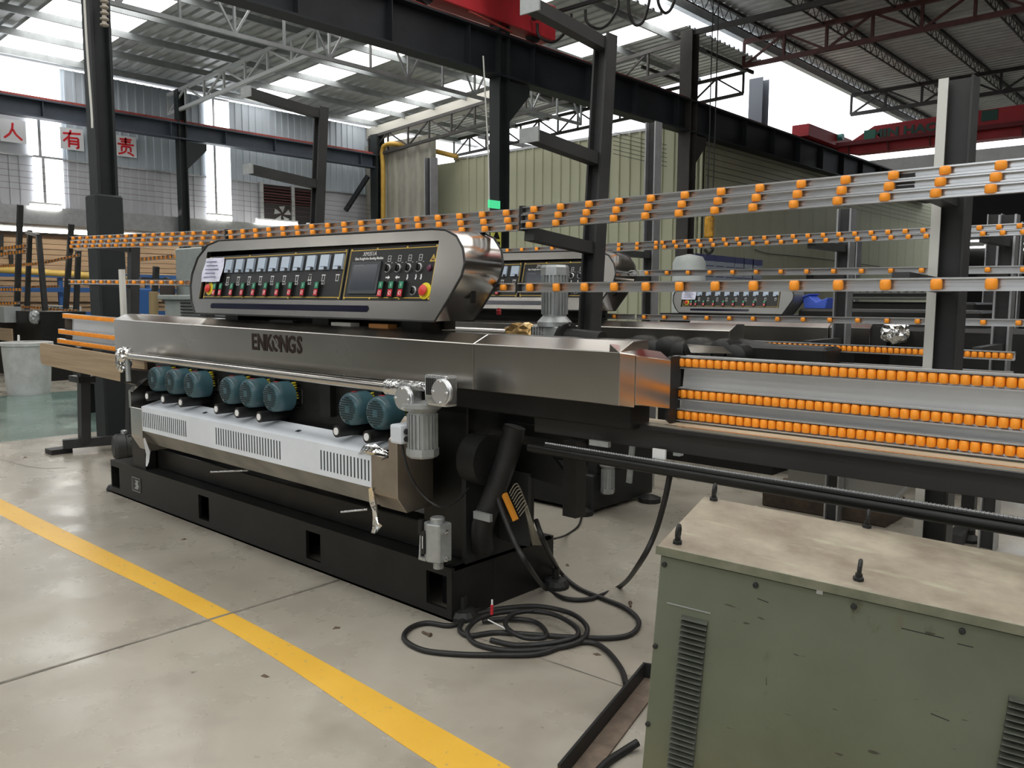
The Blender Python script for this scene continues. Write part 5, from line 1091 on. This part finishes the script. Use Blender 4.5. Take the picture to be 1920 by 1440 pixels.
# second row infeed stands at far left
t = thing('roller_conveyor', 'distant conveyor at far left with dotted orange rails and dark A shaped posts', 'conveyor', (-9, 3, 0))
for (xa, ya, xb, yb, y, ht) in ((-12, 467, 45, 461, 2.6, .06), (-12, 478, 45, 471, 2.6, .06), (-12, 500, 75, 494, 3.6, .06), (75, 494, 146, 478, 3.6, .05), (-12, 543, 42, 543, 2.6, .055), (-12, 570, 40, 568, 2.6, .05), (50, 538, 112, 537, 4.2, .05), (40, 575, 80, 577, 3.6, .05), (85, 579, 150, 583, 3.6, .05), (238, 488, 327, 481, 4.2, .07)):
    a, c = PY(xa, ya, y), PY(xb, yb, y); rail(t, a.x, c.x, a.z, c.z, y-.05, ht, a.x+.05, .17, None, 'guide_rail', stuff=True)
for (xa, ya, xb, yb, y) in ((38, 384, 30, 640, 2.9), (56, 432, 50, 600, 4.0), (72, 440, 90, 640, 3.4), (2, 440, 0, 560, 4.2), (20, 470, 22, 560, 4.4), (134, 420, 122, 600, 3.9), (147, 470, 142, 600, 4.1), (293, 500, 288, 590, 4.4)):
    a, c = PY(xa, ya, y), PY(xb, yb, y); d = a - c; g = c + d*(-c.z/d.z) if abs(d.z) > .01 else c
    B().bar((g.x, y, 0), a, .09, .09, (0, 1, 0)).build('post', DGREY, t)
B().bar(PY(50, 436, 3.5), PY(74, 442, 3.4), .06, .06).build('post_cap', DGREY, t)
B().box(PY(-20, 600, 3).x, PY(98, 600, 3).x, 2.8, 3.6, 0, PY(60, 583, 3).z).build('machine_body', BLACK, t)
a, c = PY(0, 615, 2.5), PY(22, 640, 2.5); B().box(a.x-.5, c.x, 2.5, 2.53, c.z, a.z).build('wood_panel', WOOD, t)
a, c = PY(0, 575, 2.6), PY(9, 605, 2.6); B().box(a.x-.4, c.x, 2.6, 2.9, c.z, a.z).build('cover_panel', PGREY, t)
lump(PY(65, 595, 2.75), .12, .08, .12, 44, CASTG, 'gear_head', t)
tm = thing('tool_machine', 'dark low machine with red tool under the wood board', 'machine', (-7.6, 1.6, 0)); a, c = PY(135, 690, 1.6), PY(200, 725, 1.6)
B().box(a.x, c.x, 1.6, 2.0, c.z, a.z).build('machine_block', BLACK, tm, bevel=.02); q = PY(166, 708, 1.55); B().box(q.x-.09, q.x+.09, 1.5, 1.6, q.z-.06, q.z+.06).build('red_tool', REDB, tm, bevel=.02)
B().box(a.x+.1, a.x+.2, 1.7, 1.9, 0, c.z+.05).build('machine_leg', BLACK, tm); B().box(c.x-.2, c.x-.1, 1.7, 1.9, 0, c.z+.05).build('machine_leg', BLACK, tm)
dr = thing('drip_rack', 'white pipe rack with dripping fittings behind the second infeed', 'rack', (-6.5, 4.5, 0)); a, c = PY(88, 573, 4.5), PY(146, 576, 4.5)
B().cyl(a, c, .02, 8).build('rack_pipe', WPIPE, dr)
for k in range(8): p_ = a.lerp(c, (k+.5)/8); B().cyl(p_, p_ - V((0, 0, R_.uniform(.12, .32))), .012, 6).build('drop_pipe', WPIPE, dr)
for x in (a.x, c.x): B().cyl((x, 4.55, 0), (x, 4.55, a.z), .02, 6).build('rack_leg', WPIPE, dr)
